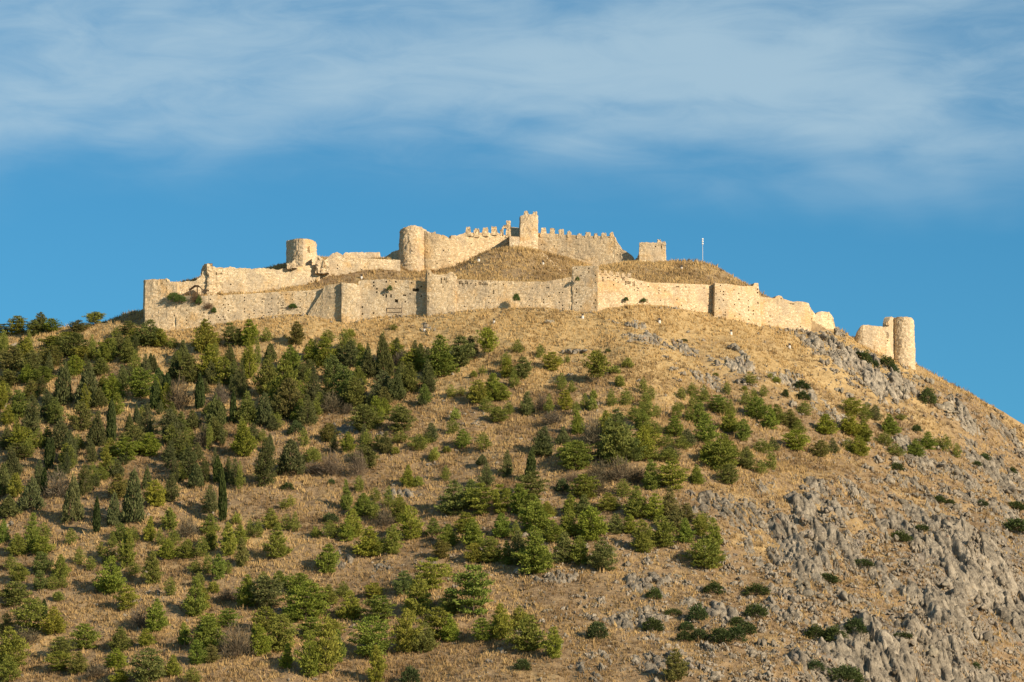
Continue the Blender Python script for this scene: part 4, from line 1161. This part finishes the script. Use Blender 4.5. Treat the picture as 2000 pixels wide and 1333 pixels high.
rg = np.random.default_rng(99)
looks, info = [], []
for i, (u, v, w_, h_, kd) in enumerate(plants):
    sc = gy[i] / F
    wm, hm = w_ * sc, h_ * sc
    g = rg.random()
    # needle colour of the single tree: bright yellow-green, mid green, or dull olive (olive is commoner in the upper left grove)
    olive = 0.55 if (u < 900 and v < 960) else 0.22
    if kd in 'pwt':
        if g < olive:
            tint, word = (rg.uniform(0.72, 0.9), rg.uniform(0.72, 0.86), rg.uniform(0.95, 1.25)), 'olive'
        elif g < olive + 0.33:
            tint, word = (rg.uniform(1.05, 1.25), rg.uniform(1.05, 1.2), rg.uniform(0.8, 1.0)), 'bright green'
        else:
            tint, word = (rg.uniform(0.82, 1.0), rg.uniform(0.92, 1.05), rg.uniform(0.8, 1.0)), 'green'
    else:
        b_ = rg.uniform(0.85, 1.2)
        tint, word = (b_ * rg.uniform(0.94, 1.06), b_, b_ * rg.uniform(0.9, 1.15)), ''
    if u < 880 and v < 960 and kd in 'pwk':
        tint = tuple(q_ * 0.84 for q_ in tint)           # the old grove is of a darker green
    noun = KINDS[kd][5]
    pre = '' if noun.startswith('small') else size_word(hm) + ' '
    look = (pre + (word + ' ' if word else '') + noun).strip()
    looks.append((u, v, look)); info.append((wm, hm, tint))
# the 300 pines that show largest stay single trees, the smallest ones are joined into one thicket object
pid = [i for i, p_ in enumerate(plants) if p_[4] in 'pwt']
pid.sort(key=lambda i: -plants[i][2] * plants[i][3])
mass = set(pid[300:])
keepi = [i for i in range(len(plants)) if i not in mass]
LAB = dict(zip(keepi, make_labels([looks[i] for i in keepi])))
LOW = [pine(71, 8, 0.65, 0.05, 0.3, 15, clump=0.14), pine(72, 7, 0.6, 0.05, 0.3, 15, clump=0.15), pine(73, 9, 0.8, 0.05, 0.2, 15, clump=0.13)]
LOWV = []
for cm, tm in LOW:
    a_ = np.empty(len(cm.vertices) * 3, np.float32); cm.vertices.foreach_get('co', a_); LOWV.append(a_.reshape(-1, 3))
mv, mf, n0 = [], [], 0
for i, (u, v, w_, h_, kd) in enumerate(plants):
    wm, hm, tint = info[i]
    kx = wm * rg.uniform(0.98, 1.08) * (1.12 if kd == 'p' else 1.10 if kd == 'w' else 1.15 if kd == 'k' else 1.2 if kd in 'to' else 1.1)
    kz = hm * (1.04 if kd in 'coebk' or v < 662 else 1.24)
    if v < 690:
        kx *= 0.88; kz *= 0.92
    if i in mass:
        q = LOWV[i % 3]
        an = rg.uniform(0, 6.28)
        c_, s_ = math.cos(an), math.sin(an)
        qq = np.stack([(q[:, 0] * c_ - q[:, 1] * s_) * kx + gx[i], (q[:, 0] * s_ + q[:, 1] * c_) * kx + gy[i], q[:, 2] * kz + gz[i]], 1)
        mv.append(qq); mf.append(np.arange(len(q)).reshape(-1, 4) + n0); n0 += len(q)
        continue
    nm, meshes, cr, stm, cat, noun = KINDS[kd]
    lab = LAB[i]
    if kd == 'o':
        lab = 'lone round-crowned tree on a short trunk on the skyline left of the corner bastion'
    rt = thing(nm, lab, cat, (gx[i], gy[i], gz[i] - 0.02 * hm), GROUPS[kd])
    cm, tm = meshes[int(rg.integers(len(meshes)))]
    rt.scale = (kx, kx * rg.uniform(0.9, 1.05), kz)
    rt.rotation_euler = (rg.normal(0, 0.035), rg.normal(0, 0.035), rg.uniform(0, 6.283))
    o = link(cr, cm, rt); o.color = tint + (1.0,)
    link(stm, tm, rt)
if mv:
    o = link('pine_undergrowth', mesh_np('pine_undergrowth', np.concatenate(mv), np.concatenate(mf), M_PINE))
    o.color = (0.88, 0.9, 0.95, 1)
    o['kind'] = 'stuff'
    o['label'] = 'smallest young pines and saplings filling gaps between the larger trees'

# bushes rooted in the masonry
wall_bushes = [(340, 586, 24, 13, 1001.6, 'green caper bush on the ledge beside the corner bastion'), (352, 590, 22, 12, 1001.4, 'green caper bush hanging below the ledge left of the shelter'), (381, 590, 16, 17, 1001.2, 'brown dry bush under the shelter on the curtain wall'),
               (388, 594, 11, 15, 1001.0, 'dark green bush right under the shelter on the curtain wall'), (407, 604, 16, 11, 1000.9, 'brown dry bush low on the curtain wall below the turret'), (417.5, 611, 9, 10, 1000.8, 'small green bush low on the curtain wall'),
               (572, 602, 14, 8, 999.4, 'small bush on the curtain wall left of the sloping buttress'), (761, 568, 9, 10, 994.8, 'small dark bush high on the grey curtain wall'), (1008.5, 588, 12, 13, 988.0, 'round green bush growing from the central curtain wall'),
               (1127.5, 549, 8, 8, 986.2, 'small grey-green bush on the upper face of the angled square tower'), (1223, 588, 8, 7, 989.0, 'small bush low on the notched curtain wall'), (1257, 590, 10, 7, 991.3, 'small green bush at the foot of the notched curtain wall')]
for i, (u, v, w_, h_, y, lab) in enumerate(wall_bushes):
    q = P(u, v, y - 0.35)
    dry = 'brown' in lab
    nm = 'bare_shrub' if dry else 'evergreen_shrub'
    rt = thing(nm, lab, 'bush', tuple(q), 'bushes growing on the walls')
    cm, tm = (BARE if dry else EVERG)[i % 2]
    rt.scale = (w_ * y / F * 1.1, 1.1, h_ * y / F * 1.1)
    o = link('twigs' if dry else 'foliage', cm, rt)
    o.color = (1, 0.8, 0.7, 1) if dry else (1.2, 1.35, 1.1, 1)
    link('stem', tm, rt)

# ------------------------------------------------------------------ rocks, dry grass, scrub
import bmesh


def rock_mesh(seed, sub=2, shards=5, cuts=15, tall=1.0):
    """angular limestone outcrop: a few leaning shards, each a ball trimmed by many planes and roughened"""
    rg = np.random.default_rng(seed)
    bm = bmesh.new()
    bmesh.ops.create_icosphere(bm, subdivisions=sub, radius=1.0)
    v0 = np.array([q_.co[:] for q_ in bm.verts])
    f0 = np.array([[q_.index for q_ in fc.verts] for fc in bm.faces])
    bm.free()
    vs, fs = [], []
    bed = rg.normal(0, 1, 3); bed[2] *= 0.3; bed /= np.linalg.norm(bed)
    for k_ in range(shards):
        v = v0.copy()
        for c_ in range(cuts):
            nrm = rg.normal(0, 1, 3) if c_ % 3 else bed * rg.choice([-1, 1]) + rg.normal(0, 0.2, 3)
            nrm = nrm / np.linalg.norm(nrm)
            dist = v @ nrm - rg.uniform(0.30, 0.68)
            v = v - np.where(dist > 0, dist * 0.97, 0)[:, None] * nrm
        v = v * (1 + 0.10 * fbm(v[:, 0] * 3 + seed, v[:, 1] * 3, v[:, 2] * 3 + k_, 2, seed))[:, None] + rg.normal(0, 0.02, v.shape)
        v = v * np.array([rg.uniform(0.5, 0.95), rg.uniform(0.5, 0.9), rg.uniform(0.7, 1.3) * tall]) * (1.0 if k_ == 0 else rg.uniform(0.35, 0.8))
        if k_:
            a = rg.uniform(0, 6.28)
            v = v + np.array([rg.uniform(0.3, 0.95) * math.cos(a), rg.uniform(0.3, 0.8) * math.sin(a), rg.uniform(-0.45, 0.15)])
        vs.append(v); fs.append(f0 + k_ * len(v0))
    return np.concatenate(vs), np.concatenate(fs)


ROCKS = [rock_mesh(s, 2 if s % 2 else 1, 8 + s % 5, 15, 0.7 + 0.1 * (s % 5)) for s in range(16)]
SMALL = [rock_mesh(100 + s, 1, 3, 10, 0.8) for s in range(10)]
ROCK_ME = [mesh_np('boulder', v, f_, M_ROCK) for v, f_ in ROCKS]


def rock_density(u, v):
    dn = 0.035 + 0.10 * ss(720, 860, v) + 0.06 * np.clip(fbm(u / 90, v / 40, 0, 3, 5), 0, 1)
    lr = ss(1330, 1750, u + 0.45 * (v - 1000)) * ss(850, 960, v)
    dn = dn + 1.05 * lr
    dn = dn + 0.25 * ss(950, 1300, u) * ss(900, 1000, v) + 0.45 * blob(u, v, 1250, 1180, 190, 110) + 0.30 * blob(u, v, 1000, 1080, 160, 40)
    dn = dn + 1.3 * blob(u, v, 1660, 710, 95, 28, 0.50) + 0.9 * blob(u, v, 1700, 745, 60, 24, 0.7)
    dn = dn + 0.75 * blob(u, v, 1290, 670, 95, 16, 0.28) + 0.65 * blob(u, v, 1420, 740, 90, 40, 0.3) + 0.5 * blob(u, v, 1560, 760, 90, 35, 0.4)
    dn = dn + 0.9 * blob(u, v, 1860, 790, 85, 30, 0.5) + 0.9 * blob(u, v, 1790, 880, 40, 35) + 0.8 * blob(u, v, 1850, 920, 120, 30, 0.2) + 0.55 * blob(u, v, 1960, 930, 60, 60)
    dn = dn + 0.5 * blob(u, v, 830, 640, 25, 10) + 0.4 * blob(u, v, 1120, 685, 25, 10) + 0.45 * blob(u, v, 700, 830, 60, 25) + 0.3 * blob(u, v, 900, 790, 70, 40) + 0.35 * blob(u, v, 780, 965, 60, 20)
    dn = dn + 0.4 * blob(u, v, 1120, 720, 30, 12) + 0.3 * blob(u, v, 720, 1100, 120, 20) + 0.35 * blob(u, v, 40, 670, 25, 12) + 0.3 * blob(u, v, 290, 1160, 60, 40) + 0.25 * blob(u, v, 430, 1000, 60, 25)
    dn = dn + 0.3 * blob(u, v, 1180, 790, 60, 30)
    dn = dn * np.where(v < 600 + 0.02 * u, 0.3, 1.0)
    return dn


def worley(x, y, seed):
    """nearest-cell hash, offset to the cell's centre, and distance between nearest and second cell"""
    ix, iy = np.floor(x), np.floor(y)
    f1 = np.full(x.shape, 9.0); f2 = np.full(x.shape, 9.0)
    hid = np.zeros(x.shape); ox = np.zeros(x.shape); oy = np.zeros(x.shape); h2 = np.zeros(x.shape)
    for dx in (-1, 0, 1):
        for dy in (-1, 0, 1):
            cx, cy = ix + dx, iy + dy
            z0 = np.zeros_like(cx)
            px, py = cx + _hash(cx, cy, z0, seed), cy + _hash(cx, cy, z0 + 1, seed)
            dq = np.hypot(x - px, y - py)
            near = dq < f1
            f2 = np.where(near, f1, np.minimum(f2, dq))
            hid = np.where(near, _hash(cx, cy, z0 + 2, seed), hid)
            h2 = np.where(near, _hash(cx, cy, z0 + 3, seed), h2)
            ox = np.where(near, x - px, ox); oy = np.where(near, y - py, oy)
            f1 = np.where(near, dq, f1)
    return hid, h2, ox, oy, f2 - f1


CRAGS = [(1905, 1110, 230, 150, 3.0, 'broad fissured limestone crag at the right edge of the lower slope'), (1965, 1195, 130, 90, 2.6, 'fissured crag at the far right edge under the broad crag'), (1830, 1180, 120, 90, 2.8, 'steep fissured crag left of the broad crag near the right edge'),
         (1735, 1295, 180, 110, 3.4, 'large steep crag along the bottom edge below the round end tower'), (1885, 1305, 200, 80, 3.0, 'fissured crag filling the bottom right corner'), (1610, 1310, 150, 60, 2.0, 'low broken ledge at the bottom edge left of the large bottom crag'),
         (1600, 1010, 90, 120, 2.8, 'jagged rock spur running down the slope below the stepped end wall'), (1585, 1100, 90, 80, 2.6, 'jagged knob at the lower end of the rock spur'), (1530, 1045, 66, 60, 1.9, 'small jagged ledge left of the rock spur'),
         (1655, 1060, 70, 70, 1.7, 'small ledge right of the rock spur'), (1705, 1115, 110, 54, 1.7, 'low ledge between the rock spur and the broad crag'), (1840, 1030, 120, 54, 2.1, 'ledge of rounded limestone above the broad crag'), (1800, 962, 130, 46, 1.5, 'band of broken rock above the rounded ledge'),
         (1960, 940, 130, 80, 1.7, 'pale rock ledge on the ridge flank at the right edge'), (1780, 886, 90, 60, 2.0, 'pale outcrop right of the last pines below the round end tower'), (1862, 925, 130, 40, 1.4, 'narrow rock band trailing right from the pale outcrop'),
         (1640, 690, 110, 56, 2.4, 'rough cliff band under the crumbled stub'), (1706, 730, 100, 76, 3.0, 'cliff with dark ivy under the spur wall'), (1752, 752, 54, 64, 2.4, 'cliff corner below the round end tower'), (1592, 664, 90, 32, 1.6, 'low rock step at the foot of the stepped end wall'),
         (1862, 800, 110, 50, 1.9, 'outcrop on the falling ridge right of the round end tower'), (1962, 842, 66, 46, 1.5, 'outcrop on the ridge skyline at the right edge'), (1270, 1140, 90, 50, 1.7, 'smooth grey slab outcrop below the central pines'), (1240, 1215, 110, 50, 1.4, 'broken ledge below the smooth grey slab'),
         (1170, 1300, 70, 76, 1.9, 'upright outcrop near the bottom centre'), (1430, 1000, 130, 60, 1.4, 'ledge right of the central pines'), (1480, 1080, 120, 50, 1.3, 'low ledge between central pines and rock spur'), (1400, 1190, 120, 50, 1.4, 'ledge among the dark evergreen shrubs'),
         (1280, 1290, 130, 60, 1.3, 'low ledges at the bottom below the dark evergreen shrubs'), (1290, 668, 130, 22, 1.2, 'narrow rock band on the golden slope under the notched wall'), (1440, 705, 50, 50, 1.5, 'pale outcrop on the golden slope below the plain bastion'),
         (1120, 688, 54, 18, 1.2, 'small rounded outcrop on the golden slope below the angled tower'), (1245, 635, 66, 15, 0.9, 'small rock step near the foot of the notched wall'), (1620, 806, 66, 42, 1.6, 'pale outcrop above the right-hand pines'), (690, 842, 76, 30, 1.3, 'small outcrop at the lower edge of the dark grove'),
         (785, 965, 66, 18, 1.0, 'small rock ledge on bare ground below the split tower'), (668, 1096, 46, 30, 1.1, 'small outcrop low on the slope below the broken tower'), (1960, 1010, 120, 56, 1.8, 'ledge at the right edge above the broad crag'), (1670, 1175, 66, 36, 1.5, 'small knob left of the steep crag'),
         (1540, 1200, 120, 40, 1.2, 'low rock band near the bottom below the stepped wall'), (1640, 1235, 100, 40, 1.2, 'low ledge above the large bottom crag'), (1735, 1030, 90, 50, 1.4, 'low ledge right of the rock spur at mid slope'), (1665, 950, 90, 40, 1.2, 'low ledge under the right-hand pines'),
         (1500, 955, 80, 36, 1.2, 'low ledge left of the rock spur top'), (1545, 745, 70, 40, 1.3, 'rock step on the golden slope below the stepped wall'), (1385, 745, 90, 36, 1.1, 'broken step on the slope below the notched wall'), (905, 815, 90, 30, 1.0, 'low rock step beside the grove below the split tower'),
         (745, 1108, 60, 22, 1.0, 'small ledge among lower pines below the great round tower'), (1010, 1230, 90, 34, 1.1, 'broken ledge near the bottom below the central mound'), (1080, 1130, 90, 30, 1.1, 'low ledge under the large central pines')]
for ci, (cu, cv_, wu, hv, amp, lab) in enumerate(CRAGS):
    x0, y0, z0, ok0 = [float(q_[0]) for q_ in ground_hit([cu], [cv_])]
    sc = y0 / F * (1.22 if amp >= 2.4 and cv_ > 900 else 1.0)
    sink = 0.14 if amp >= 2.4 else 0.20
    rx_, ry_ = wu * sc / 2 * 1.15, hv * sc / 2 / 0.48 * 1.1
    st_ = 0.26 if wu * hv > 4000 else 0.2
    ax = np.arange(-rx_ * 1.35, rx_ * 1.35, st_); ay = np.arange(-ry_ * 1.35, ry_ * 1.35, st_ * 1.3)
    AX, AY = np.meshgrid(ax, ay)
    WX, WY = AX + x0, AY + y0
    m_ = 1.15 - np.hypot(AX / rx_, AY / ry_) + 0.7 * fbm(WX / 5.0, WY / 6.5, 0, 3, 500 + ci)
    wx_ = WX + 0.5 * fbm(WX / 2, WY / 2, 3.3, 2, 9); wy_ = WY + 0.5 * fbm(WX / 2, WY / 2, 8.3, 2, 9)
    h1, t1, o1x, o1y, c1 = worley(wx_ / 2.8, wy_ / 5.4 + 0.25 * wx_, 21)
    h2, t2, o2x, o2y, c2 = worley(wx_ / 1.2, wy_ / 2.2 + 0.2 * wx_, 22)
    rdg = 1 - 2 * np.abs(fbm(WX / 8, WY / 12, 0, 2, 640 + ci))
    hh = 0.30 + 0.36 * h1 + 0.5 * (t1 - 0.5) * o1x + 0.30 * rdg
    fall = np.clip(m_, 0, 0.55) / 0.55
    z_ = amp * (fall * hh * 1.12 - sink) + fall * (0.6 * h2 + 0.3 * (t2 - 0.5) * o2x - 0.25 * o2y) - 1.3 * np.exp(-c1 / 0.11) * fall - 0.5 * np.exp(-c2 / 0.12) * fall
    z_ += 0.10 * fbm(WX * 2, WY * 2, 0, 2, 33)
    z_ -= 1.1 * (h1 < 0.22) * (t1 < 0.7)
    z_ = np.where(m_ < 0.06, -0.8, z_ - 0.25)
    tone = 0.30 * (t1 - 0.5) + 0.34 * (t2 - 0.5) - 0.06
    # small sideways shove so that steep faces are not ruled lines
    WX2 = WX + 0.22 * vnoise(WX * 1.1, WY * 1.1, z_ * 1.4, 71); WY2 = WY + 0.22 * vnoise(WX * 1.1, WY * 1.1, z_ * 1.4, 72)
    ZZ = H(WX, WY) + z_
    a_, b_ = AX.shape
    id_ = np.arange(a_ * b_).reshape(a_, b_)
    q4 = np.stack([id_[:-1, :-1], id_[:-1, 1:], id_[1:, 1:], id_[1:, :-1]], -1).reshape(-1, 4)
    up_ = (z_ > -0.7).ravel()
    q4 = q4[up_[q4].any(1)]
    used = np.unique(q4)
    remap = np.zeros(a_ * b_, int); remap[used] = np.arange(len(used))
    vv_ = np.stack([WX2, WY2, ZZ], -1).reshape(-1, 3)[used] - np.array([x0, y0, z0])
    o = link('rock_outcrop', mesh_np('rock_outcrop', vv_, remap[q4], M_ROCK, False, {'tone': tone.ravel()[used]}))
    o.location = (x0, y0, z0)
    tag(o, lab, 'outcrop', 'limestone outcrops on the slope')
    g = 0.95 + 0.2 * _hash(np.array([ci]), np.array([3]), np.array([1]), 4)[0]
    if cv_ < 830:
        g *= 1.28                                       # the rock under the walls is paler and warmer
    o.color = (g, g * 0.965, g * 0.89, 1)

rg = np.random.default_rng(2024)
N0 = 90000
ru = rg.uniform(-20, 2020, N0); rv = rg.uniform(596, 1345, N0)
rv = rv + 0
cl = fbm(ru / 26, rv / 15, 0, 3, 61)                    # rocks come in clusters
keep = rg.random(N0) < np.clip(rock_density(ru, rv) * (0.35 + 1.9 * np.clip(cl + 0.12, 0, 1)), 0, 1) * 0.34
ru, rv = ru[keep], rv[keep]
rx, ry, rz, ok = ground_hit(ru, rv)
ywr, _ = crest(rx)
ok &= (ry < ywr - 0.9)
ru, rv, rx, ry, rz = ru[ok], rv[ok], rx[ok], ry[ok], rz[ok]
# rubble at the foot of the walls
fx_ = rg.uniform(P(283, 600, 1000)[0], P(1640, 640, 1015)[0], 900)
fy_ = crest(fx_)[0] - 0.9 - rg.exponential(1.1, 900)
fz_ = H(fx_, fy_)
fu_, fv_ = pix(fx_, fy_, fz_)
ru, rv, rx, ry, rz = [np.concatenate(q_) for q_ in ((ru, fu_), (rv, fv_), (rx, fx_), (ry, fy_), (rz, fz_))]
den = np.clip(rock_density(ru, rv), 0, 1.3)
size = np.exp(rg.normal(-1.05, 0.5, len(ru))) * (0.62 + 1.0 * den)
size = np.clip(size, 0.18, 3.6)
# outcrops read off the photograph: position of the foot, width and height in photo pixels
big = """1075,631,26,14 1120,691,40,22 1108,690,24,18 1205,632,22,12 1235,636,28,16 1232,655,30,14 1255,665,26,15 1280,672,24,16 1310,682,28,18 1300,676,22,14 1342,650,22,12 1372,665,24,12 1435,682,30,20 1352,695,14,12 1388,702,14,10 1450,716,22,38
1455,700,18,22 1310,722,24,12 1420,712,26,14 1115,735,26,16 1325,745,16,10 1395,715,18,8 845,646,22,18 832,640,20,14 50,672,22,20 32,676,26,16 665,850,16,22 690,835,20,22 655,832,14,14 735,852,18,14 745,850,14,18 885,806,16,12 910,830,18,14 930,830,16,12 858,842,18,12
1640,680,40,42 1665,700,36,44 1610,665,34,26 1585,672,44,30 1600,690,30,26 1690,735,30,50 1705,748,26,60 1722,752,24,60 1745,758,30,56 1758,768,28,50 1675,718,26,40 1655,712,24,34 1740,720,30,30 1715,706,26,24 1750,730,24,30 1630,700,28,24 1793,740,34,24 1812,745,22,18 1780,750,18,16
1525,738,16,22 1555,748,20,24 1560,735,16,18 1635,765,24,24 1655,775,20,18 1690,760,20,14 1620,800,26,22 1610,815,34,34 1625,812,24,26 1850,802,44,34 1875,815,36,24 1895,825,26,20 1925,845,18,14 1820,812,22,20 1740,808,16,22 1752,806,14,18 1975,845,22,28 1945,805,18,14 1875,762,12,10
1775,895,44,40 1760,880,36,30 1800,905,40,30 1830,910,36,24 1795,880,24,22 1700,870,18,14 1650,862,22,14 1640,868,18,12 1540,895,22,18 1520,900,24,16 1615,880,20,12 1850,925,40,26 1885,935,36,20 1960,960,44,26 1985,945,32,28
1225,1105,20,18 1260,1140,38,34 1250,1150,28,26 1280,1132,22,26 1305,1108,20,18 1320,1125,24,12 1125,1128,24,22 1070,1135,20,14 1070,1195,20,20 1140,1205,24,18 1156,1208,20,18 1215,1210,34,22 1200,1218,26,16 1275,1205,32,30 1222,1175,18,14 1290,1160,18,12
1410,1000,26,20 1425,1005,18,16 1350,965,26,16 1450,980,18,14 1480,1005,24,22 1490,1030,26,22 1400,1010,14,12 1385,1012,12,14 1435,1085,18,20 1415,1080,16,14 1470,1095,18,14 1380,1200,20,44 1405,1185,16,22 1410,1175,22,12 1172,1278,20,26 1175,1310,22,30 1160,1333,24,28
1270,1285,16,30 1290,1285,8,24 1240,1300,16,22 1220,1310,18,20 1145,1310,22,20 1385,1270,20,24 1395,1285,18,14 1330,1300,14,12 1525,1050,34,34 1540,1065,32,28 1555,1060,26,30 1520,1030,26,20
1610,960,26,42 1600,985,28,34 1615,1000,38,30 1595,1030,30,36 1625,1025,28,26 1580,1045,24,28 1600,1045,30,22 1640,1020,26,20 1575,1105,32,44 1590,1110,34,52 1600,1120,28,36 1560,1125,26,26 1620,1090,26,36 1632,1105,20,28 1650,1070,24,32 1672,1065,22,26 1680,1075,18,24 1570,955,22,16 1590,940,18,18
1780,968,26,16 1800,970,28,18 1815,975,20,16 1840,950,26,18 1830,1035,40,34 1850,1040,24,24 1820,1045,30,22 1815,1020,28,18 1770,1030,22,20 1710,1045,22,18 1735,1030,20,16 1710,1110,28,28 1740,1105,24,22 1765,1100,24,20 1660,1175,30,30 1650,1165,28,22 1680,1175,24,20
1640,1185,22,16 1900,1075,26,24 1925,1080,34,30 1950,1090,28,24 1905,1100,30,28 1890,1130,30,40 1915,1140,38,44 1950,1140,36,40 1980,1150,36,36 1985,1200,38,60 1960,1190,36,40 1930,1180,34,34 1895,1160,28,24 1810,1190,34,44 1840,1185,36,40 1860,1190,30,36 1800,1180,26,30 1825,1160,26,22
1845,1145,26,20 1880,1195,26,20 1770,1205,24,16 1720,1200,22,14 1935,1215,32,24 1960,1225,36,22 1550,1290,36,26 1580,1285,30,26 1625,1290,28,24 1655,1295,30,40 1680,1285,40,48 1700,1280,34,32 1720,1290,34,42 1740,1320,40,50 1765,1330,44,56 1790,1325,44,60 1815,1330,34,46 1850,1335,48,56
1880,1335,40,40 1905,1330,38,36 1935,1330,40,30 1960,1325,36,30 1985,1320,34,30 1700,1335,36,46 1670,1335,34,40 1640,1320,30,26 1600,1320,34,24 1560,1330,30,20 1530,1335,26,16 1770,1255,36,30 1800,1260,34,28 1750,1245,30,22 1820,1270,36,34 1850,1270,34,30 1875,1265,30,24 1780,1285,30,26
1610,1180,22,16 1590,1200,20,14 1510,1200,18,12 1475,1195,18,14 1630,1210,22,14 1485,1160,16,12 1530,1180,16,14 1500,1130,20,14 1545,1140,18,12 310,1158,20,14 285,1165,16,12 228,1085,16,14 315,1092,14,12 790,970,30,14 770,948,22,14 840,910,16,12 855,908,14,14 665,1080,24,22 670,1105,20,14 750,1108,24,18
760,1112,18,14 825,1100,14,12 860,1170,16,10 815,1212,14,16 870,1012,14,26 880,1030,12,18 690,1225,14,14 530,975,14,12 905,990,18,12 1000,1215,24,16 955,1295,16,16 1045,1255,16,12 980,1275,22,26"""
bu, bv, bw, bh = np.array([[float(q_) for q_ in tok.split(',')] for tok in big.split()]).T
bx, by, bz, ok = ground_hit(bu, bv)
pool = [(bu[i], bv[i], bx[i], by[i], bz[i], bw[i] * by[i] / F * 0.62, min(bh[i], 34) * by[i] / F * 0.62) for i in range(len(bu)) if ok[i]]
order = np.argsort(-size)
nb = max(0, 300 - len(pool))
for i in order[:nb]:
    s_ = size[i]
    pool.append((ru[i], rv[i], rx[i], ry[i], rz[i], s_, s_ * rg.uniform(0.7, 1.2)))
litems = []
for (u, v, x, y, z, a, h_) in pool:
    ratio = h_ / a
    wd = 'upright ' if ratio > 1.55 else 'low ' if ratio < 0.85 else ''
    szw = 'large ' if a > 1.9 else 'small ' if a < 1.05 else ''
    litems.append((u, v, f'{szw}{wd}grey limestone boulder'))
BL = make_labels(litems)
for i, (u, v, x, y, z, a, h_) in enumerate(pool):
    o = link('boulder', ROCK_ME[int(rg.integers(len(ROCK_ME)))])
    tag(o, BL[i], 'rock', 'limestone boulders on the slope')
    o.location = (x, y + a * 0.25, z + h_ * 0.02)
    o.scale = (a, a * rg.uniform(0.75, 1.05), h_)
    o.rotation_euler = (rg.normal(0, 0.18), rg.normal(0, 0.18), rg.uniform(0, 6.28))
    g = rg.uniform(0.8, 1.15) * (1.25 if v < 830 else 1.0)
    o.color = (g, g * rg.uniform(0.95, 0.985), g * rg.uniform(0.87, 0.94), 1)
# everything smaller: one mass of broken stone
rest = order[nb:]
vs, fs, n0 = [], [], 0
for i in rest:
    v, f_ = SMALL[int(rg.integers(len(SMALL)))] if size[i] < 0.9 else ROCKS[6 + int(rg.integers(6))]
    a = rg.uniform(0, 6.28); c_, s_ = math.cos(a), math.sin(a)
    m_ = np.array([[c_, -s_, 0], [s_, c_, 0], [0, 0, 1]])
    sc = size[i] * np.array([1, rg.uniform(0.7, 1.1), rg.uniform(0.6, 1.3)])
    vs.append((v * sc) @ m_.T + np.array([rx[i], ry[i], rz[i] + 0.05 * size[i]])); fs.append(f_ + n0); n0 += len(v)
so = link('broken_stones', mesh_np('broken_stones', np.concatenate(vs), np.concatenate(fs), M_ROCK))
so['kind'] = 'stuff'
so.color = (1.22, 1.17, 1.08, 1)
so['label'] = 'small grey broken stones strewn over the slope'
print('boulders', len(pool), 'small', len(rest))


def scatter_uv(n, seed, vmin=540, vmax=1345):
    """random ground points, even on the ground seen by the camera"""
    rg = np.random.default_rng(seed)
    x = rg.uniform(-155, 155, n); y = rg.uniform(772, 1045, n)
    z = H(x, y)
    u, v = pix(x, y, z)
    k_ = (u > -110) & (u < 2110) & (v < vmax)
    return x[k_], y[k_], z[k_], u[k_], v[k_]


def tufts(name, n, seed, nb, hgt, wid, spread, material, dens, label, lean=0.35):
    x, y, z, u, v = scatter_uv(n, seed)
    rg = np.random.default_rng(seed + 1)
    ywt, _ = crest(x)
    on_wall = (y > ywt - 0.9) & (y < ywt + 2.6) & (u > 278) & (u < 1640)
    k_ = (rg.random(len(x)) < dens(u, v, x, y)) & ~on_wall
    x, y, z = x[k_], y[k_], z[k_]
    m_ = len(x)
    s = np.exp(rg.normal(0, 0.28, m_))
    tint = np.clip(0.5 + 1.25 * fbm(x / 11, y / 13, 0, 4, seed, 0.6) + rg.normal(0, 0.2, m_) + 0.10 + 0.50 * ss(880, 620, v[k_]) - 0.34 * (y > ywt[k_]), 0, 1)
    X, Y, Zb, S, TT = [np.repeat(q_, nb) for q_ in (x, y, z, s, tint)]
    k_ = m_ * nb
    a = rg.uniform(0, 6.283, k_); r_ = np.sqrt(rg.random(k_)) * spread * S
    bx_, by_ = X + r_ * np.cos(a), Y + r_ * np.sin(a)
    L_ = hgt * S * rg.uniform(0.6, 1.25, k_)
    ln = rg.normal(0, lean, (k_, 2)) * L_[:, None] + 0.5 * np.stack([np.cos(a), np.sin(a)], 1) * (r_)[:, None]
    w_ = wid * S * rg.uniform(0.7, 1.3, k_)
    b = rg.uniform(0, 3.14, k_)
    dx, dy = np.cos(b) * w_ / 2, np.sin(b) * w_ / 2
    t0 = np.stack([bx_ - dx, by_ - dy, Zb - 0.08], 1); t1 = np.stack([bx_ + dx, by_ + dy, Zb - 0.08], 1)
    t2 = np.stack([bx_ + ln[:, 0], by_ + ln[:, 1], Zb + L_], 1)
    V = np.stack([t0, t1, t2], 1).reshape(-1, 3)
    o = link(name, mesh_np(name, V, np.arange(k_ * 3).reshape(-1, 3), material, False, {'tint': np.repeat(TT, 3)}))
    o['kind'] = 'stuff'
    o['label'] = label
    print(name, m_, 'tufts', k_, 'tris')
    return o


patch = lambda x, y: np.clip(0.76 + 0.8 * fbm(x / 9, y / 12, 0, 3, 201), 0, 1)
tufts('dry_grass', 270000, 301, 5, 0.56, 0.17, 0.30, M_GRASS, lambda u, v, x, y: patch(x, y) * (1 - 0.65 * np.clip(rock_density(u, v), 0, 1)), 'dry golden grass covering the hill and the castle mounds')
tufts('dry_scrub', 105000, 401, 10, 0.42, 0.17, 0.42, M_SCRUB, lambda u, v, x, y: np.clip(0.12 + 1.5 * fbm(x / 5, y / 7, 0, 3, 411), 0, 1) * 0.65 * (0.22 + 0.78 * ss(650, 800, v)) * (1 + 0.5 * ss(1100, 1500, u) * ss(850, 950, v)) , 'low brown scrub and thistles between the grass', 0.5)
